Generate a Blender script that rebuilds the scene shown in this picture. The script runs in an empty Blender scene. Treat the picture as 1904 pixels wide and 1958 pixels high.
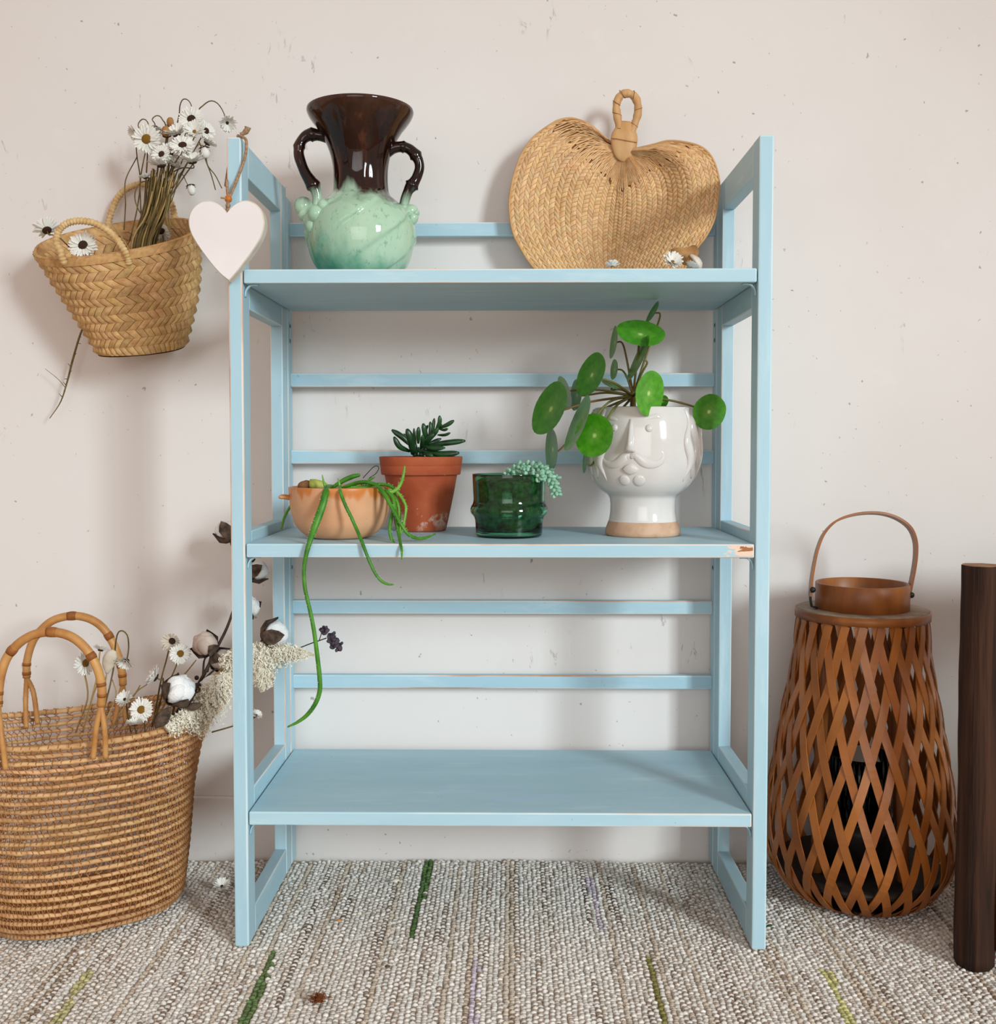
import bpy, bmesh, math, random
import numpy as np
from mathutils import Vector, Matrix, Quaternion

random.seed(7)
rng = np.random.default_rng(7)
scene = bpy.context.scene
COL = scene.collection
PI = math.pi

# ------------------------------------------------------------------ camera
FPX = 2062.0
CAM = Vector((0.01711, -1.39486, 0.66412))
PITCH, YAW, ROLL = 0.04136, -0.01366, -0.00026
PX, PY = 952.0, 979.0 - 44.65
_F = Vector((math.sin(YAW) * math.cos(PITCH), math.cos(YAW) * math.cos(PITCH), -math.sin(PITCH)))
_r = _F.cross(Vector((0, 0, 1))).normalized()
_u = _r.cross(_F)
_R = _r * math.cos(ROLL) + _u * math.sin(ROLL)
_U = -_r * math.sin(ROLL) + _u * math.cos(ROLL)
cam_data = bpy.data.cameras.new('camera')
cam = bpy.data.objects.new('camera', cam_data)
COL.objects.link(cam)
cam.matrix_world = Matrix((
    (_R.x, _U.x, -_F.x, CAM.x), (_R.y, _U.y, -_F.y, CAM.y), (_R.z, _U.z, -_F.z, CAM.z), (0, 0, 0, 1)))
cam_data.sensor_fit = 'HORIZONTAL'
cam_data.sensor_width = 36.0
cam_data.lens = FPX / 1904.0 * 36.0
cam_data.shift_y = -44.65 / 1904.0      # in units of the image width
cam_data.clip_start = 0.02
scene.camera = cam

# ------------------------------------------------------------------ light
world = bpy.data.worlds.new('room_daylight')
scene.world = world
world.use_nodes = True
wbg = world.node_tree.nodes['Background']
wbg.inputs['Color'].default_value = (1.0, 0.84, 0.73, 1)
wbg.inputs['Strength'].default_value = 0.56


def area_light(name, loc, target, sx, sy, power, color, spread=46):
    d = bpy.data.lights.new(name, 'AREA')
    d.shape = 'RECTANGLE'
    d.size, d.size_y = sx, sy
    d.energy = power
    d.color = color
    d.spread = math.radians(spread)
    o = bpy.data.objects.new(name, d)
    COL.objects.link(o)
    o.location = loc
    o.rotation_euler = (Vector(target) - Vector(loc)).to_track_quat('-Z', 'Y').to_euler()
    return o


_az, _el, _dist = math.radians(38.0), math.radians(16.5), 7.0
_tgt = Vector((-0.20, 0.15, 0.32))
_dir = Vector((math.sin(_az) * math.cos(_el), -math.cos(_az) * math.cos(_el), math.sin(_el)))
_side = Vector((math.cos(_az), math.sin(_az), 0))
for _k in (-1, 1):
    _p = _tgt + _dir * _dist + _side * (0.29 * _k)
    area_light('window_daylight', _p, _tgt + _side * (0.29 * _k), 0.50, 1.75, 8.6, (0.80, 0.95, 1.0), 38)

area_light('front_fill', (-0.35, -3.9, 1.05), (0.0, 0.3, 0.42), 2.4, 1.6, 6.6, (0.97, 0.98, 1.0), 75)  # added fill lamp, not a window: stands in for bounce under the shelves

scene.view_settings.view_transform = 'Standard'
scene.view_settings.look = 'None'
scene.view_settings.gamma = 1.0
scene.view_settings.use_curve_mapping = False
scene.view_settings.exposure = -0.06


# ------------------------------------------------------------------ geometry helpers
def ray(x, y):
    return _F + _R * ((x - PX) / FPX) - _U * ((y - PY) / FPX)


def at(x, y, Y):
    """the world point on the vertical plane y = Y that the photo shows at pixel x, y"""
    d = ray(x, y)
    return CAM + d * ((Y - CAM.y) / d.y)


def atz(x, y, Z=0.0):
    d = ray(x, y)
    return CAM + d * ((Z - CAM.z) / d.z)


def ppm(Y):
    return FPX / (Y - CAM.y)      # pixels per metre at depth Y


def V(*a):
    return Vector(a)


class MB:
    def __init__(self):
        self.v, self.f, self.m, self.c = [], [], [], []

    def add(self, verts, faces, mi=0, col=None):
        o = len(self.v)
        self.v += [tuple(p) for p in verts]
        self.f += [tuple(i + o for i in f) for f in faces]
        self.m += [mi] * len(faces)
        if col is not None or self.c:
            while len(self.c) < o:
                self.c.append((1, 1, 1, 1))
            cc = col if col is not None else (1, 1, 1)
            self.c += [(cc[0], cc[1], cc[2], 1)] * len(verts)

    def build(self, name, mats, parent=None, smooth=True, origin=None, kind=None, label=None):
        me = self.mesh(name, mats, smooth, wloc(parent) if parent is not None else (origin or V(0, 0, 0)))
        o = bpy.data.objects.new(name, me)
        COL.objects.link(o)
        if parent is not None:
            o.parent = parent
        elif origin is not None:
            o.location = origin
        if kind:
            o['kind'] = kind
        if label:
            o['label'] = label
        return o

    def mesh(self, name, mats, smooth=True, off=(0, 0, 0)):
        me = bpy.data.meshes.new(name)
        arr = np.array(self.v, dtype=np.float64).reshape(-1, 3) - np.array(tuple(off))
        me.from_pydata(arr.tolist(), [], self.f)
        for m in (mats if isinstance(mats, (list, tuple)) else [mats]):
            me.materials.append(m)
        if any(self.m):
            me.polygons.foreach_set('material_index', self.m)
        me.polygons.foreach_set('use_smooth', [smooth] * len(me.polygons))
        if self.c:
            while len(self.c) < len(self.v):
                self.c.append((1, 1, 1, 1))
            a = me.color_attributes.new('tint', 'FLOAT_COLOR', 'POINT')
            a.data.foreach_set('color', np.array(self.c, dtype=np.float32).ravel())
        me.update()
        return me


def wloc(o):
    p = Vector((0, 0, 0))
    while o is not None:
        p += o.location
        o = o.parent
    return p


def thing(name, label, cat, loc, group=None):
    o = bpy.data.objects.new(name, None)
    COL.objects.link(o)
    o.location = loc
    o.empty_display_size = 0.02
    o['label'] = label
    o['category'] = cat
    if group:
        o['group'] = group
    return o


def tag(o, label, cat, group=None):
    o['label'] = label
    o['category'] = cat
    if group:
        o['group'] = group
    return o


def place(name, me, parent, mw, kind=None):
    """a copy of mesh me under parent, at world matrix mw (parents are only translated)"""
    o = bpy.data.objects.new(name, me)
    COL.objects.link(o)
    o.parent = parent
    o.matrix_basis = Matrix.Translation(-wloc(parent)) @ mw if parent is not None else mw
    if kind:
        o['kind'] = kind
    return o


def spline(pts, n=24):
    """Catmull-Rom through points (any dimension); returns list of Vectors"""
    P = [np.array(tuple(p), float) for p in pts]
    if len(P) == 2:
        return [Vector(P[0] + (P[1] - P[0]) * i / (n - 1)) for i in range(n)]
    P = [2 * P[0] - P[1]] + P + [2 * P[-1] - P[-2]]
    m = len(P) - 3
    out = []
    for i in range(n):
        s = i / (n - 1) * m
        k = min(int(s), m - 1)
        t = s - k
        a, b, c, d = P[k:k + 4]
        out.append(0.5 * (2 * b + (c - a) * t + (2 * a - 5 * b + 4 * c - d) * t * t + (3 * b - a - 3 * c + d) * t ** 3))
    return [Vector(o) for o in out]


def interp(vals, n):
    return list(np.interp(np.linspace(0, len(vals) - 1, n), range(len(vals)), vals))


def tube(mb, path, rad, n=8, mi=0, closed=False, squash=1.0, up=None, caps=True, col=None):
    """tube along path; rad scalar or list; up (list of Vectors) orients the cross-section, squash flattens it along up"""
    m = len(path)
    R = [rad] * m if not hasattr(rad, '__len__') else (rad if len(rad) == m else interp(rad, m))
    T = []
    for i in range(m):
        a = path[(i - 1) % m] if (closed or i > 0) else path[0]
        b = path[(i + 1) % m] if (closed or i < m - 1) else path[-1]
        t = (b - a)
        T.append(t.normalized() if t.length > 1e-12 else Vector((0, 0, 1)))
    nrm = None
    vs, fs = [], []
    for i in range(m):
        if up is not None:
            nn = up[i] if isinstance(up, list) else up
            nrm = nn - T[i] * nn.dot(T[i])
        elif nrm is None:
            q = Vector((0, 0, 1)) if abs(T[i].z) < 0.9 else Vector((1, 0, 0))
            nrm = q - T[i] * q.dot(T[i])
        else:
            nrm = nrm - T[i] * nrm.dot(T[i])
        if nrm.length < 1e-9:
            nrm = T[i].orthogonal()
        nrm.normalize()
        bn = T[i].cross(nrm)
        for k in range(n):
            a = 2 * PI * k / n
            vs.append(path[i] + bn * (math.cos(a) * R[i]) + nrm * (math.sin(a) * R[i] * squash))
    for i in range(m if closed else m - 1):
        j = (i + 1) % m
        for k in range(n):
            k2 = (k + 1) % n
            fs.append((i * n + k, i * n + k2, j * n + k2, j * n + k))
    if caps and not closed:
        fs.append(tuple(range(n))[::-1])
        fs.append(tuple((m - 1) * n + k for k in range(n)))
    mb.add(vs, fs, mi, col)


def lathe(mb, prof, c=(0, 0, 0), n=64, mi=0, fn=None, sx=1.0, sy=1.0, capb=True, capt=False):
    """prof = [(r, z)...] around the vertical through c"""
    vs, fs = [], []
    m = len(prof)
    for (r, z) in prof:
        for k in range(n):
            a = 2 * PI * k / n
            rr = r + (fn(a, z) if fn else 0)
            vs.append((c[0] + rr * sx * math.cos(a), c[1] + rr * sy * math.sin(a), c[2] + z))
    for i in range(m - 1):
        for k in range(n):
            k2 = (k + 1) % n
            fs.append((i * n + k, i * n + k2, (i + 1) * n + k2, (i + 1) * n + k))
    if capb:
        fs.append(tuple(range(n))[::-1])
    if capt:
        fs.append(tuple((m - 1) * n + k for k in range(n)))
    mb.add(vs, fs, mi)


def ellipsoid(mb, c, ax, n=10, m=7, mi=0, col=None, fn=None):
    """ax = three axis Vectors (scaled); poles along the third"""
    vs, fs = [], []
    c = Vector(c)
    vs.append(c - ax[2])
    for i in range(1, m):
        t = PI * i / m
        for k in range(n):
            a = 2 * PI * k / n
            s = 1.0 if fn is None else fn(a, t)
            vs.append(c + (ax[0] * (math.cos(a) * math.sin(t)) + ax[1] * (math.sin(a) * math.sin(t)) - ax[2] * math.cos(t)) * s)
    vs.append(c + ax[2])
    for k in range(n):
        k2 = (k + 1) % n
        fs.append((0, 1 + k2, 1 + k))
        for i in range(m - 2):
            b = 1 + i * n
            fs.append((b + k, b + k2, b + n + k2, b + n + k))
        b = 1 + (m - 2) * n
        fs.append((b + k, b + k2, len(vs) - 1))
    mb.add(vs, fs, mi, col)


def ball(mb, c, r, n=10, m=7, mi=0, col=None):
    ellipsoid(mb, c, (V(r, 0, 0), V(0, r, 0), V(0, 0, r)), n, m, mi, col)


def box_part(name, lo, hi, mats, parent, bev=0.0015, seg=2, edge_mat=1):
    bm = bmesh.new()
    bmesh.ops.create_cube(bm, size=1.0)
    lo, hi = Vector(lo), Vector(hi)
    off = wloc(parent) if parent is not None else (lo + hi) / 2
    for v in bm.verts:
        v.co = Vector([(lo[i] + hi[i]) / 2 + v.co[i] * (hi[i] - lo[i]) for i in range(3)]) - off
    if bev:
        bmesh.ops.bevel(bm, geom=list(bm.edges), offset=bev, segments=seg, profile=0.5, affect='EDGES',
                        material=edge_mat if isinstance(mats, (list, tuple)) and len(mats) > 1 else 0)
    me = bpy.data.meshes.new(name)
    bm.to_mesh(me)
    bm.free()
    for m in (mats if isinstance(mats, (list, tuple)) else [mats]):
        me.materials.append(m)
    o = bpy.data.objects.new(name, me)
    COL.objects.link(o)
    if parent is not None:
        o.parent = parent
    else:
        o.location = off
    return o


def stitch(mb, S, u0, u1, v0, v1, slant, h, rows_along_u=True, col=None, gap=0.06, lift=0.5):
    """one raised, slanted lozenge of a braid on surface S(u, v) -> (point, normal); 3 x 3 vertices"""
    vs = []
    for j in range(3):
        tv = j / 2
        for i in range(3):
            tu = i / 2
            a = gap + (1 - 2 * gap) * tu
            b = 0.02 + 0.96 * tv
            if rows_along_u:
                u = u0 + (u1 - u0) * (a + slant * (tv - 0.5))
                v = v0 + (v1 - v0) * b
            else:
                u = u0 + (u1 - u0) * b
                v = v0 + (v1 - v0) * (a + slant * (tv - 0.5))
            p, n = S(u, v)
            e = (0.0 if i != 1 else 1.0) * 0.75 + (1.0 if j == 1 else 0.1) * 0.25
            if j != 1 and i == 1:
                e *= lift
            vs.append(p + n * (h * e))
    fs = [(j * 3 + i, j * 3 + i + 1, j * 3 + i + 4, j * 3 + i + 3) for j in range(2) for i in range(2)]
    mb.add(vs, fs, 0, col)


def jit(c, a=0.12):
    k = 1 + random.uniform(-a, a)
    return (c[0] * k, c[1] * k * (1 + random.uniform(-a, a) * 0.3), c[2] * k * (1 + random.uniform(-a, a) * 0.4))


# ------------------------------------------------------------------ materials
def lin(h):
    h = h.lstrip('#')
    out = []
    for i in (0, 2, 4):
        s = int(h[i:i + 2], 16) / 255
        out.append(s / 12.92 if s <= 0.04045 else ((s + 0.055) / 1.055) ** 2.4)
    return tuple(out)


class NT:
    def __init__(self, name):
        self.mat = bpy.data.materials.new(name)
        self.mat.use_nodes = True
        self.t = self.mat.node_tree
        self.b = self.t.nodes['Principled BSDF']
        self._tc = None

    def n(self, typ, **kw):
        x = self.t.nodes.new(typ)
        for k, v in kw.items():
            setattr(x, k, v)
        return x

    def link(self, a, b):
        self.t.links.new(a, b)

    def coord(self, scale=(1, 1, 1), kind='Object', loc=(0, 0, 0)):
        if self._tc is None:
            self._tc = self.n('ShaderNodeTexCoord')
        mp = self.n('ShaderNodeMapping')
        mp.inputs['Scale'].default_value = scale
        mp.inputs['Location'].default_value = loc
        self.link(self._tc.outputs[kind], mp.inputs['Vector'])
        return mp.outputs['Vector']

    def noise(self, scale, stretch=(1, 1, 1), detail=4, rough=0.55, loc=(0, 0, 0), dist=0.0):
        x = self.n('ShaderNodeTexNoise')
        x.inputs['Scale'].default_value = scale
        x.inputs['Detail'].default_value = detail
        x.inputs['Roughness'].default_value = rough
        x.inputs['Distortion'].default_value = dist
        self.link(self.coord(stretch, loc=loc), x.inputs['Vector'])
        return x.outputs['Fac']

    def ramp(self, fac, stops, interp='LINEAR'):
        r = self.n('ShaderNodeValToRGB')
        r.color_ramp.interpolation = interp
        e = r.color_ramp.elements
        while len(e) > 1:
            e.remove(e[-1])
        for i, (p, c) in enumerate(stops):
            k = e[0] if i == 0 else e.new(p)
            k.position = p
            c = c if hasattr(c, '__len__') else (c, c, c)
            k.color = (c[0], c[1], c[2], 1)
        self.link(fac, r.inputs['Fac'])
        return r.outputs['Color']

    def mix(self, fac, a, b, mode='MIX'):
        m = self.n('ShaderNodeMix', data_type='RGBA', blend_type=mode)
        self._in(m.inputs['Factor'], fac)
        self._in(m.inputs[6], a)
        self._in(m.inputs[7], b)
        return m.outputs[2]

    def _in(self, sock, v):
        if isinstance(v, bpy.types.NodeSocket):
            self.link(v, sock)
        elif hasattr(v, '__len__'):
            sock.default_value = (v[0], v[1], v[2], 1)
        else:
            sock.default_value = v

    def math(self, op, a, b=0.0, c=0.0, clamp=False):
        m = self.n('ShaderNodeMath', operation=op, use_clamp=clamp)
        for s, v in zip(m.inputs, (a, b, c)):
            self._in(s, v)
        return m.outputs[0]

    def sep(self, vec):
        s = self.n('ShaderNodeSeparateXYZ')
        self.link(vec, s.inputs[0])
        return s.outputs

    def bump(self, height, strength=0.3, dist=0.002):
        b = self.n('ShaderNodeBump')
        b.inputs['Strength'].default_value = strength
        b.inputs['Distance'].default_value = dist
        self.link(height, b.inputs['Height'])
        self.link(b.outputs[0], self.b.inputs['Normal'])

    def set(self, col=None, rough=None, spec=None, **kw):
        if col is not None:
            self._in(self.b.inputs['Base Color'], col)
        if rough is not None:
            self._in(self.b.inputs['Roughness'], rough)
        if spec is not None:
            self._in(self.b.inputs['Specular IOR Level'], spec)
        for k, v in kw.items():
            self._in(self.b.inputs[k.replace('_', ' ')], v)
        return self.mat


def simple(name, c1, c2=None, scale=40, stretch=(1, 1, 1), rough=0.6, spec=0.3, bump=0.0, bscale=None, tint=False, lo=0.35, hi=0.65, bd=0.001, **kw):
    t = NT(name)
    c1 = lin(c1)
    col = c1
    f = t.noise(scale, stretch)
    if c2:
        col = t.ramp(f, [(lo, c1), (hi, lin(c2))])
    if tint:
        a = t.n('ShaderNodeAttribute', attribute_name='tint')
        col = t.mix(1.0, col, a.outputs['Color'], 'MULTIPLY')
    if bump:
        t.bump(f if bscale is None else t.noise(bscale, stretch), bump, bd)
    return t.set(col, rough, spec, **kw)


M = {}


def mat_wall():
    t = NT('painted_plaster')
    base = t.ramp(t.noise(2.2, detail=6), [(0.3, lin('#e3dad5')), (0.7, lin('#e8e1dd'))])
    f = t.noise(14, detail=6, rough=0.7)
    base = t.mix(t.ramp(f, [(0.62, 0.0), (0.8, 0.35)]), base, lin('#efe9e4'))
    # small pits and scuffs: sparse voronoi points, elongated by noise
    v = t.n('ShaderNodeTexVoronoi', feature='F1', distance='EUCLIDEAN')
    v.inputs['Scale'].default_value = 34
    mp = t.coord((1, 1, 1))
    ds = t.n('ShaderNodeTexNoise')
    ds.inputs['Scale'].default_value = 60
    add = t.n('ShaderNodeMixRGB', blend_type='ADD')
    add.inputs['Fac'].default_value = 0.02
    t.link(mp, ds.inputs['Vector'])
    t.link(mp, add.inputs[1])
    t.link(ds.outputs['Color'], add.inputs[2])
    t.link(add.outputs[0], v.inputs['Vector'])
    spot = t.ramp(v.outputs['Distance'], [(0.0, 1.0), (0.045, 0.9), (0.075, 0.0)])
    sepc = t.n('ShaderNodeSeparateColor')
    t.link(v.outputs['Color'], sepc.inputs[0])
    v2 = t.n('ShaderNodeTexVoronoi', feature='F1', distance='EUCLIDEAN')
    v2.inputs['Scale'].default_value = 75
    t.link(add.outputs[0], v2.inputs['Vector'])
    sep2 = t.n('ShaderNodeSeparateColor')
    t.link(v2.outputs['Color'], sep2.inputs[0])
    fine = t.math('MULTIPLY', t.ramp(v2.outputs['Distance'], [(0.0, 1.0), (0.06, 0.8), (0.11, 0.0)]), t.math('GREATER_THAN', sep2.outputs[0], 0.80))
    keep = t.math('GREATER_THAN', sepc.outputs[0], 0.62)
    m1 = t.math('MAXIMUM', t.math('MULTIPLY', spot, keep), t.math('MULTIPLY', fine, 0.7))
    base = t.mix(t.math('MULTIPLY', m1, 0.62), base, lin('#6f665f'))
    # scuff streaks
    s = t.noise(55, (1, 1, 0.35), detail=5, rough=0.75, loc=(3, 1, 2), dist=1.2)
    patch = t.ramp(t.noise(7, detail=2, loc=(9, 4, 1)), [(0.58, 0.0), (0.68, 1.0)])
    sc = t.math('MULTIPLY', t.ramp(s, [(0.62, 0.0), (0.67, 1.0)]), patch)
    base = t.mix(t.math('MULTIPLY', sc, 0.5), base, lin('#857b74'))
    h = t.math('SUBTRACT', t.math('MULTIPLY', f, 0.35), t.math('ADD', m1, t.math('MULTIPLY', sc, 0.5)))
    t.bump(h, 0.35, 0.002)
    return t.set(base, 0.62, 0.25)


def paint(name, stretch, chip=None):
    """chalky blue brush paint, brushed along the board"""
    t = NT(name)
    f = t.noise(9, stretch, detail=6, rough=0.6)
    base = t.ramp(f, [(0.3, lin('#a5c7d5')), (0.55, lin('#b0cfdb')), (0.75, lin('#bdd9e3'))])
    f2 = t.noise(24, tuple(s * 1.0 for s in stretch), detail=6, rough=0.7, loc=(5, 2, 7))
    base = t.mix(t.ramp(f2, [(0.55, 0.0), (0.74, 0.6)]), base, lin('#cfe3ea'))
    f3 = t.noise(17, stretch, detail=5, rough=0.7, loc=(1, 8, 3))
    base = t.mix(t.ramp(f3, [(0.58, 0.0), (0.74, 0.5)]), base, lin('#aecbe8'))
    f4 = t.noise(120, detail=2, loc=(2, 2, 2))
    base = t.mix(t.ramp(f4, [(0.74, 0.0), (0.78, 0.5)]), base, lin('#5f8794'))
    if chip:
        x, y, z = t.sep(t.coord())
        w = t.noise(70, (1, 1, 3), detail=3)
        for (x0, dz0, dz1, c, k) in chip:
            m = t.math('GREATER_THAN', t.math('ADD', x, t.math('MULTIPLY', t.math('SUBTRACT', w, 0.5), 0.05)), x0)
            zz = t.math('ADD', z, t.math('MULTIPLY', t.math('SUBTRACT', w, 0.5), 0.008))
            m = t.math('MULTIPLY', m, t.math('GREATER_THAN', zz, dz0))
            m = t.math('MULTIPLY', m, t.math('LESS_THAN', zz, dz1))
            m = t.math('MULTIPLY', m, t.math('LESS_THAN', y, 0.002))
            base = t.mix(t.math('MULTIPLY', m, k), base, lin(c))
    t.bump(f2, 0.12, 0.001)
    return t.set(base, 0.5, 0.35)


def worn(name, stretch):
    t = NT(name)
    f = t.noise(13, stretch, detail=5, rough=0.6)
    base = t.ramp(f, [(0.40, lin('#b6d8e2')), (0.52, lin('#d5e3e6')), (0.60, lin('#e6d2c4')), (0.70, lin('#c98f6c'))])
    return t.set(base, 0.6, 0.3)


def mat_vase():
    t = NT('drip_glaze')
    x, y, z = t.sep(t.coord())
    drip = t.noise(30, (1, 1, 0.10), detail=3, rough=0.5)
    zz = t.math('ADD', z, t.math('MULTIPLY', t.math('SUBTRACT', drip, 0.5), 0.10))
    up = t.ramp(t.noise(60, (1, 1, 0.08), detail=4), [(0.35, lin('#150806')), (0.6, lin('#2c120b')), (0.78, lin('#5a3220'))])
    rimz = t.ramp(z, [(0.20, 0.0), (0.245, 0.55)])
    up = t.mix(t.math('MULTIPLY', rimz, t.noise(80, (1, 1, 0.12))), up, lin('#6a4331'))
    sp = t.noise(150, (1, 1, 0.5), detail=5, rough=0.7, loc=(4, 4, 4))
    gr = t.ramp(t.noise(14, detail=3), [(0.3, lin('#a2c4a8')), (0.7, lin('#b8cfb4'))])
    gr = t.mix(t.ramp(sp, [(0.56, 0.0), (0.68, 0.6)]), gr, lin('#5f8f74'))
    low = t.math('ADD', z, t.math('MULTIPLY', t.math('SUBTRACT', t.noise(40, (1, 1, 0.35), detail=4, loc=(7, 1, 1)), 0.5), 0.09))
    gr = t.mix(t.ramp(t.math('ADD', low, t.math('MULTIPLY', x, 0.35)), [(0.005, 0.95), (0.05, 0.0)]), gr, lin('#3f9377'))
    mid = t.ramp(zz, [(0.112, 0.0), (0.122, 0.25), (0.136, 1.0)])
    t.set(t.mix(mid, gr, up), 0.05, 0.42)
    return t.mat


def mat_tinted(name, rough=0.85, scale=200, amt=0.25):
    """colour comes from the tint attribute, with a fibre grain"""
    t = NT(name)
    a = t.n('ShaderNodeAttribute', attribute_name='tint')
    f = t.noise(scale, detail=3)
    g = t.ramp(f, [(0.3, 1 - amt), (0.7, 1.0)])
    return t.set(t.mix(1.0, a.outputs['Color'], g, 'MULTIPLY'), rough, 0.2)


def mat_leafdisc():
    t = NT('round_leaf_green')
    oi = t.n('ShaderNodeObjectInfo')
    v = t.coord()
    ln = t.n('ShaderNodeVectorMath', operation='LENGTH')
    t.link(v, ln.inputs[0])
    base = t.ramp(t.noise(3.0, detail=3), [(0.3, lin('#3a8514')), (0.7, lin('#5aa520'))])
    base = t.mix(t.math('MULTIPLY', oi.outputs['Random'], 0.45), base, lin('#1f5a12'))
    spk = t.noise(26, detail=2)
    base = t.mix(t.ramp(spk, [(0.62, 0.0), (0.7, 0.3)]), base, lin('#86bd4a'))
    rays = t.ramp(ln.outputs['Value'], [(0.0, 1.0), (0.06, 0.8), (0.14, 0.12), (0.5, 0.0)])
    base = t.mix(rays, base, lin('#c4dc86'))
    t.set(base, 0.32, 0.5)
    t.b.inputs['Subsurface Weight'].default_value = 0.0
    return t.mat


M['wall'] = mat_wall()
M['paint_x'] = paint('blue_paint_boards', (0.25, 1.4, 1.4))
M['paint_z'] = paint('blue_paint_uprights', (1.4, 1.4, 0.2))
M['paint_y'] = paint('blue_paint_rails', (1.4, 0.25, 1.4))
M['paint_chip'] = paint('blue_paint_chipped_board', (0.25, 1.4, 1.4),
                        chip=[(0.300, 0.5195, 0.5330, '#f0cdb4', 0.95), (0.312, 0.5255, 0.5318, '#a8683a', 1.0)])
M['worn_x'] = worn('worn_edge_boards', (0.2, 1.2, 1.2))
M['worn_z'] = worn('worn_edge_uprights', (1.2, 1.2, 0.15))
M['worn_y'] = worn('worn_edge_rails', (1.2, 0.2, 1.2))
M['iron'] = simple('dark_painted_iron', '#33474d', '#5f7c84', 60, rough=0.5)
M['vase'] = mat_vase()
M['straw_w'] = simple('woven_palm_straw', '#bd8f5a', '#d6ad78', 120, rough=0.62, spec=0.3, tint=True)
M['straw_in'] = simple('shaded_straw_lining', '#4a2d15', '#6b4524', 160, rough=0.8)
M['cord'] = simple('wrapped_straw_cord', '#c69b63', '#dfbf8d', 90, rough=0.65, spec=0.3, bump=0.3)
M['fan'] = simple('palm_leaf_fan', '#d6a46e', '#e6bd8c', 130, rough=0.5, spec=0.35, tint=True)
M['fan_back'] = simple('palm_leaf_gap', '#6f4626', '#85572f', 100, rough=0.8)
M['fan_wrap'] = simple('palm_wrap', '#c08c56', '#d2a470', 50, (1, 1, 0.3), rough=0.5, spec=0.35, bump=0.25)
M['heart'] = simple('white_painted_wood', '#e7dedb', '#ece4e1', 12, rough=0.55, spec=0.3)
M['heart_edge'] = simple('worn_white_edge', '#cdbfae', '#e6dbcf', 30, rough=0.6)
M['twine'] = simple('jute_twine', '#8a6a50', '#b59273', 300, rough=0.8, bump=0.4)
M['bead'] = simple('orange_wood_bead', '#b8651f', '#cc7c33', 30, rough=0.4)
M['petal'] = simple('dry_white_petal', '#e2ddd2', '#f1eee8', 60, rough=0.6, spec=0.25)
M['petal_old'] = simple('dry_beige_petal', '#c9b9a4', '#dccfbd', 60, rough=0.65, spec=0.2)
M['disc'] = simple('flower_centre_brown', '#24150c', '#4b2f17', 300, rough=0.8, bump=0.6)
M['disc_y'] = simple('flower_centre_ochre', '#6d4a14', '#9a7023', 300, rough=0.8, bump=0.6)
M['stem_dry'] = simple('dry_flower_stem', '#4d3d22', '#7d6a3f', 40, rough=0.75)
M['stem_pale'] = simple('pale_dry_stem', '#9a7a45', '#b89a63', 40, rough=0.75)
M['terra'] = simple('terracotta', '#a44a26', '#b9603a', 22, rough=0.75, spec=0.25, bump=0.1, bscale=150)
M['soil'] = simple('potting_soil', '#1a120c', '#3d2c20', 150, rough=0.95, bump=0.8, bd=0.004)
M['succ'] = simple('dark_succulent_green', '#16321a', '#2b5228', 35, rough=0.32, spec=0.5)
M['cactus'] = simple('trailing_cactus_green', '#2f6d16', '#4f8f22', 45, rough=0.45, spec=0.4)
M['cactus_l'] = simple('pale_cactus_green', '#5f9a2c', '#83b544', 45, rough=0.45, spec=0.4)
M['bristle'] = simple('pale_bristles', '#c9d3a8', None, rough=0.8)
M['sedum'] = simple('blue_green_sedum', '#7fae92', '#a2cbb2', 60, rough=0.5, spec=0.3)
M['leaf'] = mat_leafdisc()
M['petiole'] = simple('petiole_green_brown', '#6d7a3a', '#7c5a34', 18, rough=0.5)
M['cutstem'] = simple('yellow_green_stem', '#a3a547', '#bcbf62', 30, rough=0.55)
M['husk'] = simple('brown_husk', '#5f3c22', '#8a5c37', 60, rough=0.8)
M['glass_soil'] = simple('crumbly_soil', '#3a2c20', '#8a7458', 130, rough=0.95, bump=0.8, bd=0.004)
M['wire'] = simple('dark_wire', '#2a2725', None, rough=0.4)
M['ceramic'] = simple('white_speckled_glaze', '#d6cfca', '#dfd9d5', 10, rough=0.1, spec=0.55)
M['clay'] = simple('bare_clay_foot', '#c39a7c', '#d3ad91', 60, rough=0.75, bump=0.15, bscale=250)
M['cane'] = simple('bamboo_strip', '#8c4d1b', '#ab642a', 22, (1, 1, 0.4), rough=0.38, spec=0.45, tint=True)
M['cane_d'] = simple('bamboo_brown', '#7b421b', '#9a5b26', 26, (1, 1, 0.4), rough=0.4, spec=0.4)
M['lwood'] = simple('dusty_dark_wood', '#7a6450', '#94806c', 40, rough=0.7)
M['black'] = simple('blackened_metal', '#16120f', '#2a231d', 40, rough=0.45)
M['log'] = simple('dark_bark_timber', '#21110a', '#4a2c1b', 34, (1.6, 1.6, 0.10), rough=0.85, bump=0.9, bd=0.01)
M['logcut'] = simple('cut_timber_end', '#7a4a2a', '#a87a50', 40, rough=0.7)
M['logred'] = simple('red_timber_crosspiece', '#5a2a14', '#7a3f20', 40, (0.2, 1, 1), rough=0.7)
M['rod'] = simple('seagrass_rod', '#c08e5e', '#d8ac7c', 90, rough=0.65, spec=0.3, tint=True)
M['wrap'] = simple('twisted_fibre', '#a06a3e', '#bd8654', 120, rough=0.7)
M['rattan'] = simple('rattan_handle', '#b5793f', '#d09a5c', 26, rough=0.45, spec=0.4)
M['rattan_d'] = simple('rattan_binding', '#8a4f24', '#a5662f', 40, rough=0.5)
M['cotton'] = simple('cotton_fluff', '#e9e6e4', '#f6f4f2', 40, rough=0.95, spec=0.05, bump=0.6, bscale=220, bd=0.003)
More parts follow.
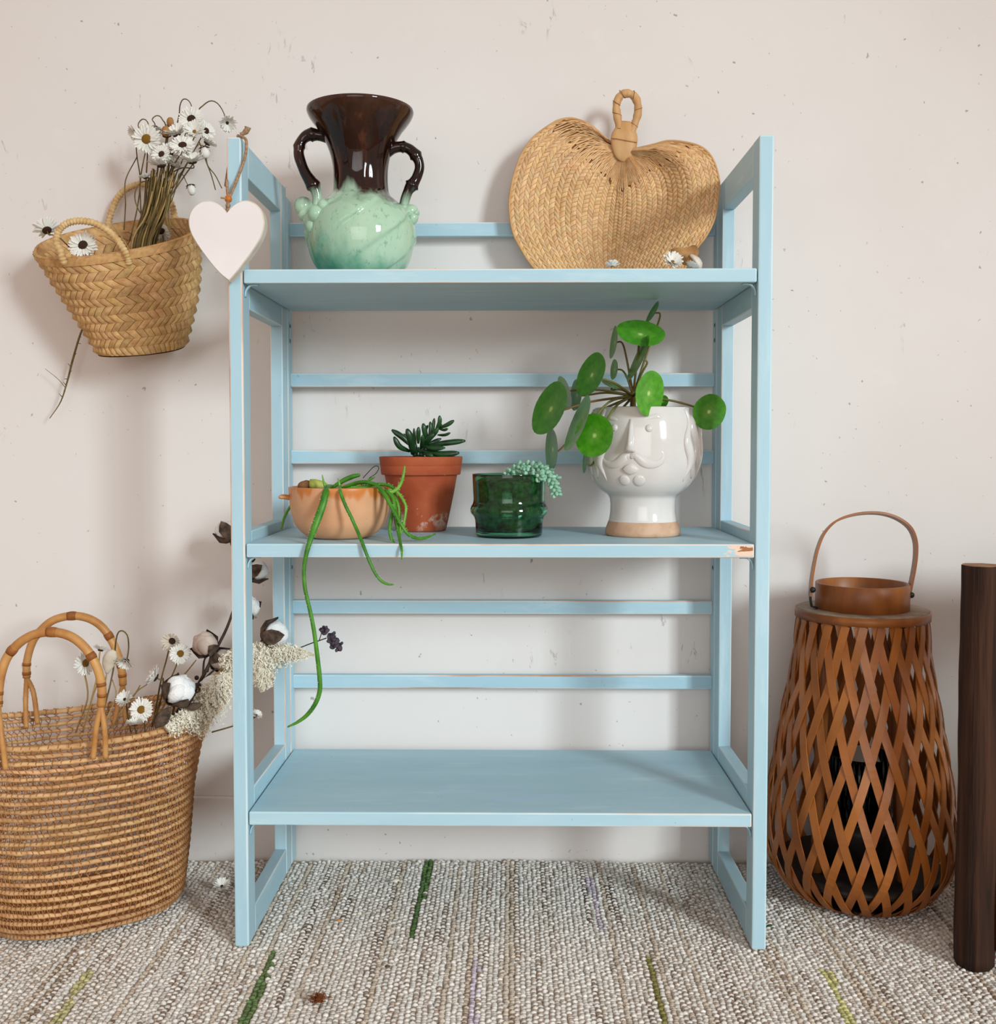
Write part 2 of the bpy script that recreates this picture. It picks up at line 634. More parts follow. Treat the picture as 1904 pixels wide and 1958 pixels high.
M['cotton_b'] = simple('beige_cotton', '#c3ada0', '#d3c0b3', 30, rough=0.95, spec=0.05, bump=0.5, bscale=180)
M['calyx'] = simple('dry_calyx', '#35271f', '#6a5648', 90, rough=0.85, bump=0.4)
M['twig'] = simple('dark_twig', '#2c211c', '#4a3a31', 60, rough=0.85)
M['plume'] = simple('cream_plume', '#f3e8d2', '#fbf4e4', 60, rough=0.9, spec=0.05)
M['statice'] = simple('dusky_violet_flower', '#3a2f3a', '#5c4d58', 120, rough=0.9)
M['paper'] = simple('dry_leaf_tan', '#ab7846', '#c99b66', 30, rough=0.7)
M['fuzz'] = simple('rust_brown_fluff', '#6e3a1d', '#8a4d28', 90, rough=0.95)
M['cream'] = simple('cream_scrap', '#e2d3bb', '#efe6d8', 40, rough=0.8)
M['rugbase'] = simple('rug_backing', '#a89a86', '#c9bca8', 120, rough=0.95)
M['yarn'] = mat_tinted('rug_yarn', 0.95, 260, 0.35)
M['floorwood'] = simple('floor_boards', '#b39a7e', '#c4ad92', 12, (0.2, 2, 1), rough=0.6)


def mat_terra_pot():
    t = NT('weathered_terracotta')
    z = t.sep(t.coord())[2]
    base = t.ramp(t.noise(20, detail=5), [(0.3, lin('#9c4223')), (0.7, lin('#b65c38'))])
    f = t.noise(45, detail=5, rough=0.7)
    lime = t.math('MULTIPLY', t.ramp(f, [(0.52, 0.0), (0.62, 0.9)]), t.ramp(z, [(0.006, 0.3), (0.014, 1.0), (0.022, 0.8), (0.03, 0.0)]))
    base = t.mix(lime, base, lin('#d8c4b6'))
    base = t.mix(t.ramp(t.noise(60, loc=(3, 3, 3)), [(0.70, 0.0), (0.74, 0.7)]), base, lin('#d9b9a5'))
    t.bump(f, 0.12, 0.001)
    return t.set(base, 0.72, 0.3)


def mat_bowl():
    t = NT('orange_glazed_clay')
    z = t.sep(t.coord())[2]
    base = t.ramp(t.noise(14, detail=4), [(0.3, lin('#d0946a')), (0.7, lin('#dfa980'))])
    dr = t.math('ADD', z, t.math('MULTIPLY', t.math('SUBTRACT', t.noise(34, (1, 1, 0.12), detail=2), 0.5), 0.09))
    glaze = t.ramp(dr, [(0.058, 0.0), (0.064, 0.9)])
    base = t.mix(glaze, base, lin('#c8742c'))
    base = t.mix(t.ramp(t.noise(150), [(0.72, 0.0), (0.76, 0.6)]), base, lin('#6b4426'))
    return t.set(base, t.mix(glaze, (0.6, 0.6, 0.6), (0.3, 0.3, 0.3)), 0.35)


def mat_glass():
    t = NT('bottle_green_glass')
    t.set((0.22, 0.70, 0.38), 0.02, 0.5)
    t.b.inputs['Transmission Weight'].default_value = 1.0
    t.b.inputs['IOR'].default_value = 1.45
    return t.mat


def mat_clearglass():
    t = NT('clear_glass')
    t.set((0.93, 0.97, 0.95), 0.02, 0.5)
    t.b.inputs['Transmission Weight'].default_value = 1.0
    t.b.inputs['IOR'].default_value = 1.3
    return t.mat


M['potclay'] = mat_terra_pot()
M['bowlclay'] = mat_bowl()
M['glass'] = mat_glass()
M['clear'] = mat_clearglass()

# ================================================================== SETTING
WALL_Y = 0.325
RUG_Z = -0.004


def struct(o, label=None):
    o['kind'] = 'structure'
    return o


mb = MB()
mb.add([(-3, WALL_Y, -0.02), (3, WALL_Y, -0.02), (3, WALL_Y, 2.6), (-3, WALL_Y, 2.6),
        (-3, WALL_Y + 0.1, -0.02), (3, WALL_Y + 0.1, -0.02), (3, WALL_Y + 0.1, 2.6), (-3, WALL_Y + 0.1, 2.6)],
       [(0, 1, 2, 3), (5, 4, 7, 6), (3, 2, 6, 7), (4, 0, 3, 7), (1, 5, 6, 2), (4, 5, 1, 0)])
struct(mb.build('wall_back', M['wall'], smooth=False))
mb = MB()
mb.add([(-3, -4, -0.012), (3, -4, -0.012), (3, WALL_Y, -0.012), (-3, WALL_Y, -0.012),
        (-3, -4, -0.06), (3, -4, -0.06), (3, WALL_Y, -0.06), (-3, WALL_Y, -0.06)],
       [(0, 1, 2, 3), (5, 4, 7, 6), (0, 4, 5, 1), (1, 5, 6, 2), (3, 7, 4, 0), (2, 6, 7, 3)])
struct(mb.build('floor', M['floorwood'], smooth=False))
struct(box_part('baseboard_back', (-3, WALL_Y - 0.007, -0.012), (3, WALL_Y - 0.0002, 0.095), M['wall'], None, 0.003, 3))

# ================================================================== BOOKSHELF
H, Z1, Z2, Z3, SH = 1.0576, 0.8891, 0.5345, 0.1809, 0.0179
XO, XI = 0.35, 0.3313
DS = 0.2936                              # back edge of the boards
YB0, YB1 = 0.277, 0.311                  # hinged back frame
shelf = thing('folding_bookshelf', 'pale blue painted three-tier wooden bookshelf with chipped edges against the wall', 'bookshelf', (0, 0, 0))
PX_, PZ_, PY_ = [M['paint_x'], M['worn_x']], [M['paint_z'], M['worn_z']], [M['paint_y'], M['worn_y']]
for s in (-1, 1):
    def bx(name, x0, x1, y0, y1, z0, z1, mats, bev=0.0015):
        a, b = sorted((s * x0, s * x1))
        return box_part(name, (a, y0, z0), (b, y1, z1), mats, shelf, bev)
    bx('front_post', XI, XO, 0.0, 0.038, 0.0, H, PZ_, 0.0022)
    bx('rear_post', XI, XO, 0.240, 0.2755, 0.0, H - 0.001, PZ_)
    bx('side_rail', XI + 0.0004, XO - 0.0004, 0.0385, 0.2395, H - 0.043, H - 0.0005, PY_)
    bx('side_rail', XI + 0.0004, XO - 0.0004, 0.0385, 0.2395, 0.842, Z1 - 0.002, PY_)
    bx('side_rail', XI + 0.0004, XO - 0.0004, 0.0385, 0.2395, Z2 - SH, Z2 + 0.014, PY_)
    bx('side_rail', XI + 0.0004, XO - 0.0004, 0.0385, 0.2395, Z3 - SH, Z3 + 0.022, PY_)
    bx('side_rail', XI + 0.0004, XO - 0.0004, 0.0385, 0.2395, 0.0005, 0.040, PY_)
    bx('back_stile', XI - 0.0005, XO - 0.001, YB0, YB1, 0.0, H - 0.012, PZ_, 0.003)
    # hinges and folding stays
    for zt in (Z1, Z2, Z3):
        hg = box_part('hinge', (min(s * (XI - 0.0008), s * (XI + 0.001)), 0.286, zt - SH - 0.050),
                      (max(s * (XI - 0.0008), s * (XI + 0.001)), 0.300, zt - SH - 0.018), [M['paint_z'], M['iron']], shelf, 0.0006, 1)
        mbp = MB()
        for dz in (-0.046, -0.023):
            ellipsoid(mbp, V(s * (XI - 0.0009), 0.293, zt - SH + dz), (V(0, 0.0035, 0), V(0, 0, 0.0035), V(0.0008, 0, 0)), 8, 4)
        mbp.build('screw', M['iron'], hg)
        mbb = MB()
        pts = [V(s * (XI - 0.001), 0.012, zt - SH - 0.016), V(s * (XI - 0.002), 0.012, zt - SH - 0.008),
               V(s * (XI - 0.008), 0.012, zt - SH - 0.0015), V(s * (XI - 0.018), 0.012, zt - SH - 0.001)]
        tube(mbb, spline(pts, 8), 0.004, 8, squash=0.3, up=V(s * 0.7, 0, 0.7))
        mbb.build('stay_bracket', M['paint_z'], shelf)
for zt, mats in ((Z1, PX_), (Z2, [M['paint_chip'], M['worn_x']]), (Z3, PX_)):
    box_part('shelf_board', (-XI + 0.0016, 0.0, zt - SH), (XI - 0.0016, DS if zt != Z1 else 0.2925, zt), mats, shelf, 0.0018)
for zt in (1.0085, 0.7749, 0.6546, 0.4178, 0.2992, 0.1640):
    box_part('back_slat', (-XI + 0.0002, 0.2945, zt - 0.0215), (XI - 0.0002, 0.3075, zt), PX_, shelf, 0.002)

# ================================================================== RUG
def build_rug():
    rug = thing('woven_rug', 'flat woven rug of cream beige and brown yarn with green strips on the floor', 'rug', (0, 0, -0.012))
    x0, x1, y0, y1 = -0.98, 0.98, -0.42, 0.300
    cw, rl = 0.0068, 0.0098
    nx, ny = int((x1 - x0) / cw), int((y1 - y0) / rl)
    pal = [lin(c) for c in ('#eadfd3', '#decfc0', '#d0bcaa', '#baa28f', '#a28a78', '#f2ebe2', '#867060')]
    cum = np.cumsum([0.24, 0.24, 0.20, 0.13, 0.06, 0.10, 0.03])
    ii, jj = np.meshgrid(np.arange(nx), np.arange(ny), indexing='ij')
    # yarn colour: constant along short stretches of a column
    colr = np.zeros((nx, ny, 3))
    for i in range(nx):
        j = 0
        while j < ny:
            L = int(rng.integers(3, 30))
            colr[i, j:j + L] = pal[int(np.searchsorted(cum, rng.random() * 0.999))]
            j += L
    colr *= (1 + rng.uniform(-0.22, 0.16, (nx, ny, 1)))
    cx = x0 + (ii + 0.5) * cw + rng.normal(0, 0.0005, ii.shape)
    cy = y0 + (jj + 0.5 + 0.5 * (ii % 2)) * rl + rng.normal(0, 0.0005, ii.shape)
    edge = 0.010 * np.sin(ii * 0.055) + 0.004 * np.sin(ii * 0.31)
    cy = cy + edge * np.clip((jj - ny + 14) / 14, 0, 1) * 0.6
    def strip(xa, ya, xb, yb):
        t = (cy - ya) / (yb - ya)
        xm = xa + (xb - xa) * t
        return (np.abs(cx - xm) < cw * 0.75) & (t > 0) & (t < 1)
    strips = []
    for (a, c) in (((-0.116, 0.31, -0.120, 0.026), '#5b7546'), ((-0.296, -0.004, -0.290, -0.42), '#6b7f50'),
                   ((0.193, -0.022, 0.190, -0.42), '#8f8650'), ((0.135, 0.24, 0.14, 0.06), '#d4c6cf'),
                   ((-0.03, -0.02, -0.03, -0.20), '#d4c6cf'), ((0.415, -0.05, 0.40, -0.3), '#cfc98c'),
                   ((-0.52, -0.06, -0.50, -0.3), '#c6bd8c')):
        m = strip(*a)
        colr[m] = np.array(lin(c)) * (1 + rng.uniform(-0.15, 0.15, (m.sum(), 1)))
        strips.append((m, c))
    # cream loops between the yarn bumps of every column
    creamy = np.array(lin('#f8f0e8')) * (1 + rng.uniform(-0.14, 0.06, (nx, ny, 1)))
    warm = rng.random((nx, 1, 1)) < 0.16
    creamy = np.where(warm, creamy * np.array([0.80, 0.72, 0.62]), creamy)
    for m, c in strips:
        creamy[m] = np.array(lin(c)) * (1 + rng.uniform(-0.1, 0.4, (m.sum(), 1)))

    def domes(name, X, Yc, wx, wy, hz, colors, zoff):
        n = X.size
        a6 = np.linspace(0, 2 * PI, 7)[:-1]
        ring1 = np.stack([np.cos(a6) * wx, np.sin(a6) * wy, np.zeros(6)], 1)
        ring2 = np.stack([np.cos(a6) * wx * 0.72, np.sin(a6) * wy * 0.72, np.full(6, 0.72)], 1)
        tmpl = np.concatenate([ring1, ring2, [[0, 0, 1.0]]], 0)
        P = np.zeros((n, 13, 3))
        P[:, :, 0] = tmpl[None, :, 0] + X.ravel()[:, None]
        P[:, :, 1] = tmpl[None, :, 1] + Yc.ravel()[:, None]
        P[:, :, 2] = tmpl[None, :, 2] * hz[:, None] + zoff
        quads = [(k, (k + 1) % 6, 6 + (k + 1) % 6, 6 + k) for k in range(6)]
        tris = [(6 + k, 6 + (k + 1) % 6, 12) for k in range(6)]
        base = (np.arange(n) * 13)[:, None, None]
        Q = (np.array(quads)[None] + base).reshape(-1, 4)
        T = (np.array(tris)[None] + base).reshape(-1, 3)
        me = bpy.data.meshes.new(name)
        me.vertices.add(n * 13)
        me.vertices.foreach_set('co', P.astype(np.float32).ravel())
        loops = np.concatenate([Q.ravel(), T.ravel()]).astype(np.int32)
        me.loops.add(len(loops))
        me.loops.foreach_set('vertex_index', loops)
        starts = np.concatenate([np.arange(len(Q)) * 4, len(Q) * 4 + np.arange(len(T)) * 3]).astype(np.int32)
        me.polygons.add(len(starts))
        me.polygons.foreach_set('loop_start', starts)
        me.polygons.foreach_set('use_smooth', np.ones(len(starts), dtype=bool))
        at_ = me.color_attributes.new('tint', 'FLOAT_COLOR', 'POINT')
        c4 = np.ones((n, 13, 4), dtype=np.float32)
        c4[:, :, :3] = colors.reshape(-1, 1, 3)
        at_.data.foreach_set('color', c4.ravel())
        me.update(calc_edges=True)
        me.validate()
        me.materials.append(M['yarn'])
        o = bpy.data.objects.new(name, me)
        COL.objects.link(o)
        o.parent = rug
        o['kind'] = 'stuff'
    n = nx * ny
    domes('yarn_loops', cx, cy, cw * 0.56, rl * 0.44, 0.0038 + rng.normal(0, 0.0006, n), colr, 0.0066)
    domes('cream_loops', cx + rng.normal(0, 0.0007, cx.shape), cy + rl * 0.5, cw * 0.64, rl * 0.29, 0.0048 + rng.normal(0, 0.0007, n), creamy, 0.0066)
    mbk = MB()
    mbk.add([(x0, y0, -0.0118), (x1, y0, -0.0118), (x1, y1 + 0.006, -0.0118), (x0, y1 + 0.006, -0.0118),
             (x0, y0, -0.0055), (x1, y0, -0.0055), (x1, y1 + 0.006, -0.0055), (x0, y1 + 0.006, -0.0055)],
            [(3, 2, 1, 0), (4, 5, 6, 7), (0, 1, 5, 4), (1, 2, 6, 5), (2, 3, 7, 6), (3, 0, 4, 7)])
    mbk.build('backing', M['rugbase'], rug, smooth=False)


build_rug()

# ================================================================== VASE
def build_vase():
    Y = 0.14
    c = at(690, 447, Y)
    base = V(c.x, Y, Z1)
    s = ppm(Y)
    t = thing('two_handled_vase', 'green ceramic vase with dark brown drip-glazed neck and two branch handles on top shelf', 'vase', base)
    outer = [(546, 44), (543, 50), (535, 62), (526, 73), (516, 82), (500, 92), (480, 99.5), (460, 103), (447, 103.5), (432, 102), (418, 97), (405, 88),
             (393, 76), (384, 66), (377, 58), (370, 53.5), (362, 52), (350, 51), (335, 51), (318, 52.5), (300, 56), (282, 62), (265, 70), (250, 79),
             (238, 88), (228, 95), (220, 99), (215, 100.5), (211, 100)]
    prof = []
    zs = [(at(690, y, Y).z, r / s) for y, r in outer]
    z0 = zs[0][0]
    zs = [((z - z0) * (zs[-1][0] - Z1) / (zs[-1][0] - z0), r) for z, r in zs]
    P = spline([V(r, z, 0) for z, r in zs], 110)
    prof = [(p.x, p.y) for p in P]
    # spiral ridges on the belly
    zb0, zb1 = 0.004, 0.118

    def ridge(a, z):
        if z > zb1:
            f = max(0.0, 1 - (z - zb1) / 0.02)
            fl = min(1, (z - zb1) / 0.03)
            return 0.0009 * fl * math.cos(a * 14) * max(0, 1 - (z - zb1) / 0.06)
        w = min(1, (z - zb0) / 0.01) * min(1, (zb1 - z) / 0.012)
        ph = (a * 6 / (2 * PI) - z * 18.0) % 1.0
        return 0.0040 * w * (ph - 0.5) * (1 if ph < 0.94 else (1 - ph) / 0.06)
    mb = MB()
    lathe(mb, prof, base, 200, fn=ridge)
    inner = [(r - 0.005, z) for r, z in prof[::-1][:60]]
    inner[0] = (prof[-1][0] - 0.002, prof[-1][1] + 0.0008)
    lathe(mb, [prof[-1]] + inner, base, 100, capb=False, capt=True)
    mb.build('body', M['vase'], t)
    for pts, rr in ((
        [(648, 277), (630, 264), (606, 258), (588, 259), (575, 272), (571, 292), (576, 312), (584, 331), (594, 347), (603, 362), (607, 380), (603, 398), (594, 414)],
        [12, 11.5, 10, 11.5, 9.5, 9.5, 10, 9.5, 10.5, 13, 10, 9, 8, 8]),
        ([(738, 292), (752, 283), (770, 281), (785, 287), (798, 303), (802, 320), (797, 338), (789, 352), (781, 364), (775, 380), (771, 398)],
         [11, 10.5, 9.5, 9.5, 10.5, 9, 9, 9.5, 12, 9, 9, 9])):
        mb = MB()
        path = spline([at(x, y, Y) for x, y in pts], 44)
        R = [r / s * 1.03 for r in interp(rr, 44)]
        for k in (9, 16, 31):
            R[k] *= 1.22
            R[k - 1] *= 1.08
        tube(mb, path, R, 14)
        # twig stubs
        mb.build('handle', M['vase'], t)
    mb = MB()
    for x, y, r, d in ((580, 395, 18, -0.010), (605, 409, 16, -0.044), (590, 421, 11, -0.030), (599, 432, 15, -0.036), (618, 393, 11, -0.046), (580, 412, 10, -0.018), (593, 447, 12, -0.022)):
        p = at(x, y, Y + d)
        ellipsoid(mb, p, (V(r / s, 0, 0), V(0, r / s, 0), V(0, 0, r * 1.05 / s)), 16, 10)
    mb.build('fruit_cluster', M['vase'], t)
    mb = MB()
    for x, y, rx, rz in ((783, 405, 16, 14), (790, 418, 10, 13), (770, 400, 12, 9), (796, 409, 6, 7)):
        p = at(x, y, Y - 0.004)
        ellipsoid(mb, p, (V(rx / s, 0, 0), V(0, 0.01, 0), V(0.002, 0, rz / s)), 14, 9)
    mb.build('leaf_relief', M['vase'], t)


build_vase()

# ================================================================== HEART
def build_heart():
    YF, TH = -0.026, 0.019
    o0 = at(433.5, 470, YF)
    t = thing('heart_ornament', 'white wooden heart hanging by a twine loop from the left post', 'ornament', o0)
    half = [(433.5, 406), (428, 398), (420, 391), (408, 385), (395, 383.5), (382, 386), (370, 395), (362, 408), (359.5, 424), (363, 442), (372, 460), (386, 481), (404, 505), (422, 525), (437.5, 537.5)]
    right = [(437.5, 537.5), (452, 521), (471, 496), (488, 472), (500, 450), (505, 432), (504, 415), (499, 401), (490, 390), (477, 383.5), (464, 383), (452, 388), (442, 396), (433.5, 406)]
    L = spline([V(x, y, 0) for x, y in half], 40)
    Rr = spline([V(x, y, 0) for x, y in right], 40)
    out = L[:-1] + Rr[:-1]
    n = len(out)
    cpx = V(433, 455, 0)
    mb = MB()

    def ring(inset, dy):
        return [at(p.x + (cpx.x - p.x) * inset, p.y + (cpx.y - p.y) * inset, YF) + V(0, dy, 0) for p in out]
    rings = [ring(0.030, 0), ring(0.0, 0.0016), ring(0.0, TH - 0.0016), ring(0.03, TH)]
    vs = [p for r in rings for p in r]
    fs, mats = [], []
    for i in range(3):
        for k in range(n):
            fs.append((i * n + k, (i + 1) * n + k, (i + 1) * n + (k + 1) % n, i * n + (k + 1) % n))
    mb.add(vs, fs, 1)
    for rg, rev in ((rings[0], False), (rings[3], True)):
        ii = [out[k] for k in range(n)]
        cvs = rg + [sum((p for p in rg), V(0, 0, 0)) / n]
        f2 = [((k + 1) % n, k, n) if rev else (k, (k + 1) % n, n) for k in range(n)]
        mb.add(cvs, f2, 0)
    mb.build('heart_body', [M['heart'], M['heart_edge']], t, smooth=False)
    mb = MB()
    b = at(436.5, 380.5, YF + 0.009)
    ball(mb, b, 0.0048, 14, 10)
    mb.build('bead', M['bead'], t)
    mb = MB()
    tube(mb, spline([at(434, 409, YF + 0.008), at(435, 397, YF + 0.006), b], 8), 0.0022, 8)
    ball(mb, at(436, 393, YF + 0.005), 0.0034, 8, 6)
    pa = spline([b, at(444, 366, -0.012), at(456, 336, -0.004), at(467, 305, -0.0035), at(471, 282, -0.0032), at(469.5, 266, -0.003),
                 V(-0.334, 0.004, H + 0.002), V(-0.338, 0.030, H + 0.002), V(-0.352, 0.036, H - 0.006), V(-0.3525, 0.02, H - 0.03), V(-0.3525, 0.004, H - 0.06), at(433.5, 345, -0.006), at(434.5, 362, -0.012), b], 60)
    tube(mb, pa, 0.0019, 8)
    kn = [at(460, 258, 0.008), at(467, 254, 0.008), at(472, 249, 0.007), at(474, 243, 0.006)]
    tube(mb, spline(kn, 10), [0.0032, 0.0026, 0.0042, 0.0036, 0.0046], 8)
    tube(mb, [at(455, 259, 0.009), V(-0.338, 0.012, H + 0.003)], 0.002, 6)
    tube(mb, spline([b, at(428, 379, YF + 0.004), at(422, 378, YF + 0.002)], 5), 0.0012, 6)
    mb.build('twine', M['twine'], t)


build_heart()

# ================================================================== PALM FAN
def build_fan():
    def fy(px, z):
        w = min(1.0, max(0.0, (px - 1150) / 225))
        return 0.262 + (z - Z1) * 0.05 - 0.048 * w * w * (3 - 2 * w)
    t = thing('palm_leaf_fan', 'heart-shaped woven palm leaf fan with looped handle leaning at back of top shelf', 'fan', (0.183, 0.24, Z1))
    left = [(1186, 276), (1164, 271), (1148, 256), (1128, 239), (1105, 229.5), (1087, 226.5), (1066, 231), (1043, 245), (1019, 264), (999, 292), (984, 331), (975, 372), (974, 404),
            (981, 445), (999, 481), (1019, 510), (1046, 533)]
    right = [(1198, 286), (1218, 284), (1249, 277), (1278, 270), (1313, 273), (1343, 283), (1361, 302), (1371, 328), (1374.5, 352), (1371, 390), (1363, 424), (1349, 452), (1334, 472), (1316, 500), (1298, 533)]
    mid = [(1192, 292), (1190, 330), (1184, 390), (1178, 460), (1172, 534)]

    def arc(pts, n=160):
        P = spline([V(x, y, 0) for x, y in pts], n * 2)
        d = np.r_[0, np.cumsum([(P[i + 1] - P[i]).length for i in range(len(P) - 1)])]
        tt = np.linspace(0, d[-1], n)
        return np.interp(tt, d, [p.x for p in P]), np.interp(tt, d, [p.y for p in P])
    CL, CR, CM = arc(left), arc(right), arc(mid)
    tv = np.linspace(0, 1, 160)

    def S2(u, v):
        # u runs across the blade from its left to its right outline; v along the strands from the pinch to the foot
        u = min(max(u, 0.0), 1.0)
        v = min(max(v, 0.0), 1.0)
        C = CL if u < 0.5 else CR
        a = abs(1 - 2 * u) ** 1.15
        px = np.interp(v, tv, C[0]) * a + np.interp(v, tv, CM[0]) * (1 - a)
        py = np.interp(v, tv, C[1]) * a + np.interp(v, tv, CM[1]) * (1 - a)
        # strands bow outwards in between
        bow = 26 * math.sin(PI * v) * a * (1 - a) * 2
        px += -bow if u < 0.5 else bow
        py -= bow * 0.8
        rel = 0.0035 * math.sin(u * 23 + 0.8) * math.sin(PI * min(1, v * 1.2)) + 0.005 * math.exp(-((u - 0.86) / 0.07) ** 2) * math.sin(PI * min(1, v * 1.5)) - 0.003 * math.exp(-((u - 0.74) / 0.05) ** 2) * math.sin(PI * min(1, v * 1.4))
        q = at(px, py, 0.25)
        return at(px, py, fy(px, q.z) - rel)

    def S(u, v):
        e = 2e-3
        p = S2(u, v)
        a = S2(min(u + e, 1), v) - S2(max(u - e, 0), v)
        b = S2(u, min(v + e, 1)) - S2(u, max(v - e, 0))
        n = a.cross(b)
        if n.length < 1e-12:
            n = V(0, -1, 0)
        n.normalize()
        if n.y > 0:
            n = -n
        return p, n
    NU, NV = 42, 27
    bands = MB()
    v_in = 0.30
    for i in range(NU):
        u0, u1 = i / NU, (i + 1) / NU
        sl = 0.9 if i % 2 else -0.9
        # straight gathered strands by the pinch, 2 per band
        for k in range(3):
            ua, ub = u0 + (u1 - u0) * k / 3, u0 + (u1 - u0) * (k + 1) / 3
            vend = v_in + random.uniform(-0.02, 0.12)
            col = jit((1.0, 1.0, 1.0), 0.14)
            vs = []
            for j in range(5):
                v = 0.03 + (vend - 0.03) * j / 4
                for q, hh in ((0.06, 0.0), (0.5, 0.0016), (0.94, 0.0)):
                    p, n = S(ua + (ub - ua) * q, v)
                    vs.append(p + n * (hh + 0.0006 + 0.0008 * math.sin(j * 1.7 + i)))
            bands.add(vs, [(j * 3 + q, j * 3 + q + 1, j * 3 + q + 4, j * 3 + q + 3) for j in range(4) for q in range(2)], 0, col)
        off = random.uniform(-0.2, 0.2)
        for j in range(NV):
            v0 = v_in + (1.0 - v_in) * (j + off * 0.3 + (0.5 if i % 2 else 0)) / NV
            v1 = v0 + (1.0 - v_in) / NV * 1.0
            if v1 > 1.03 or v0 < v_in - 0.01:
                continue
            stitch(bands, S, u0, u1, v0, v1, sl, 0.0034, False, jit((1, 1, 1), 0.13), gap=0.03, lift=0.12)
    bands.build('woven_strands', M['fan'], t, kind='stuff')
    # rim binding and backing
    mb = MB()
    tube(mb, [S2(0, v) + V(0, -0.0005, 0) for v in np.linspace(0.02, 1, 100)], 0.0019, 6)
    tube(mb, [S2(1, v) + V(0, -0.0005, 0) for v in np.linspace(0.02, 1, 100)], 0.0019, 6)
    mb.build('rim_cord', M['fan_wrap'], t, kind='stuff')
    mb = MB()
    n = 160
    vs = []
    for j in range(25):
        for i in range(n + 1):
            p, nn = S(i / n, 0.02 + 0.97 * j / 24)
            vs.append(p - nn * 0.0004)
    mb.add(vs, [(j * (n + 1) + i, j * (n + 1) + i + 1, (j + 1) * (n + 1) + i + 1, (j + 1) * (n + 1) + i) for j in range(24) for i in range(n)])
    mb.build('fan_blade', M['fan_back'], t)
    # handle loop, twisted wrap
    yh = fy(1190, 1.13)
    pts = [(1187, 268), (1184, 246), (1180, 222), (1178, 204), (1182, 189), (1191, 180), (1202, 179), (1213, 185), (1219, 199), (1219, 218), (1213, 238), (1206, 256), (1202, 272)]
    path = spline([at(x, y, yh - 0.002) for x, y in pts], 72)
    R = [0.0061 + 0.0004 * math.sin(i * 0.62) + 0.0003 * math.sin(i * 1.3) for i in range(72)]
    mb = MB()
    tube(mb, path, R, 10)
    hd = mb.build('handle_loop', M['fan_wrap'], t)
    mb = MB()
    for k in range(8):            # seams of the spiral wrap
        i = 4 + k * 9
        if i + 3 >= 72:
            break
        c0 = path[i]
        tan = (path[i + 1] - path[i - 1]).normalized()
        pr = V(0, 1, 0).cross(tan).normalized()
        ring = []
        for a in np.linspace(0, 2 * PI, 13):
            ring.append(c0 + tan * (0.006 * math.sin(a / 2 + k) ) + (pr * math.cos(a) + V(0, 1, 0) * math.sin(a)) * (R[i] + 0.0002))
        tube(mb, ring, 0.0004, 5)
    mb.build('wrap_seams', M['fan_back'], hd, kind='stuff')
    mb = MB()
    kp = [(1196, 232), (1195, 244), (1194, 256), (1193, 268), (1193, 280), (1193, 292), (1194, 302), (1195, 309)]
    kr = [10, 18, 24, 25.5, 24, 20, 14, 5]
    s = ppm(yh)
    tube(mb, spline([at(x, y, yh - 0.004) for x, y in kp], 20), [r / s for r in interp(kr, 20)], 14, squash=0.30, up=V(0, -1, 0.0))
    kb = mb.build('binding', M['fan_wrap'], t)
    mb = MB()
    tube(mb, spline([at(1169, 263, yh - 0.008), at(1180, 264, yh - 0.0105), at(1200, 268, yh - 0.0110), at(1218, 271, yh - 0.008)], 12), 0.0016, 6)
    mb.build('binding_strip', M['fan_wrap'], kb)


build_fan()

# ================================================================== FLOWERS
def petal_mesh(name, n, layers, elev, length, width, mat, curl=0.15, jitter=0.15):
    """unit daisy ruff: radius 1 in the XY plane, facing +Z"""
    mb = MB()
    r = random.Random(hash(name) % 1000 + n)
    for L in range(layers):
        for k in range(n):
            a = 2 * PI * (k + 0.5 * L) / n + r.uniform(-0.05, 0.05)
            e = elev + L * 0.16 + r.uniform(-jitter, jitter)
            ln = length * (1 - 0.08 * L) * r.uniform(0.86, 1.03)
            w = width * r.uniform(0.8, 1.15)
            ca, sa = math.cos(a), math.sin(a)
            rows = []
            for tpos, ww in ((0.18, 0.45), (0.55, 1.0), (0.85, 0.85), (1.0, 0.25)):
                d = ln * tpos
                x = d * math.cos(e) - curl * 0 
                z = d * math.sin(e) - curl * (tpos ** 2) * ln * 0.6
                for q in (-1, 0, 1):
                    y = q * w * ww * 0.5
                    zz = z - (0.05 if q == 0 else 0.0)
                    rows.append((x * ca - y * sa, x * sa + y * ca, zz))
            fs = [(i * 3 + q, i * 3 + q + 1, i * 3 + q + 4, i * 3 + q + 3) for i in range(3) for q in range(2)]
            mb.add(rows, fs)
    return mb.mesh(name, mat)


def disc_mesh(name, mat, r=0.31, h=0.12, z=0.03):
    mb = MB()
    ellipsoid(mb, (0, 0, z), (V(r, 0, 0), V(0, r, 0), V(0, 0, h)), 14, 8, fn=lambda a, t: 1 - 0.12 * math.exp(-((t - PI) / 0.5) ** 2))
    return mb.mesh(name, mat)


PET = {
    'o': petal_mesh('petals', 22, 2, 0.10, 1.0, 0.20, M['petal']),
    'h': petal_mesh('petals', 20, 2, 0.55, 1.0, 0.22, M['petal'], 0.1),
    'r': petal_mesh('petals', 20, 2, -0.45, 1.0, 0.22, M['petal_old'], 0.1),
    'c': petal_mesh('petals', 14, 3, 1.05, 1.0, 0.34, M['petal'], -0.15, 0.08),
}
DISC = {'b': disc_mesh('flower_centre', M['disc']), 'y': disc_mesh('flower_centre', M['disc_y'])}


def frame(nrm, spin=0.0):
    n = Vector(nrm).normalized()
    q = n.to_track_quat('Z', 'Y')
    return (q @ Quaternion((0, 0, 1), spin)).to_matrix().to_4x4()


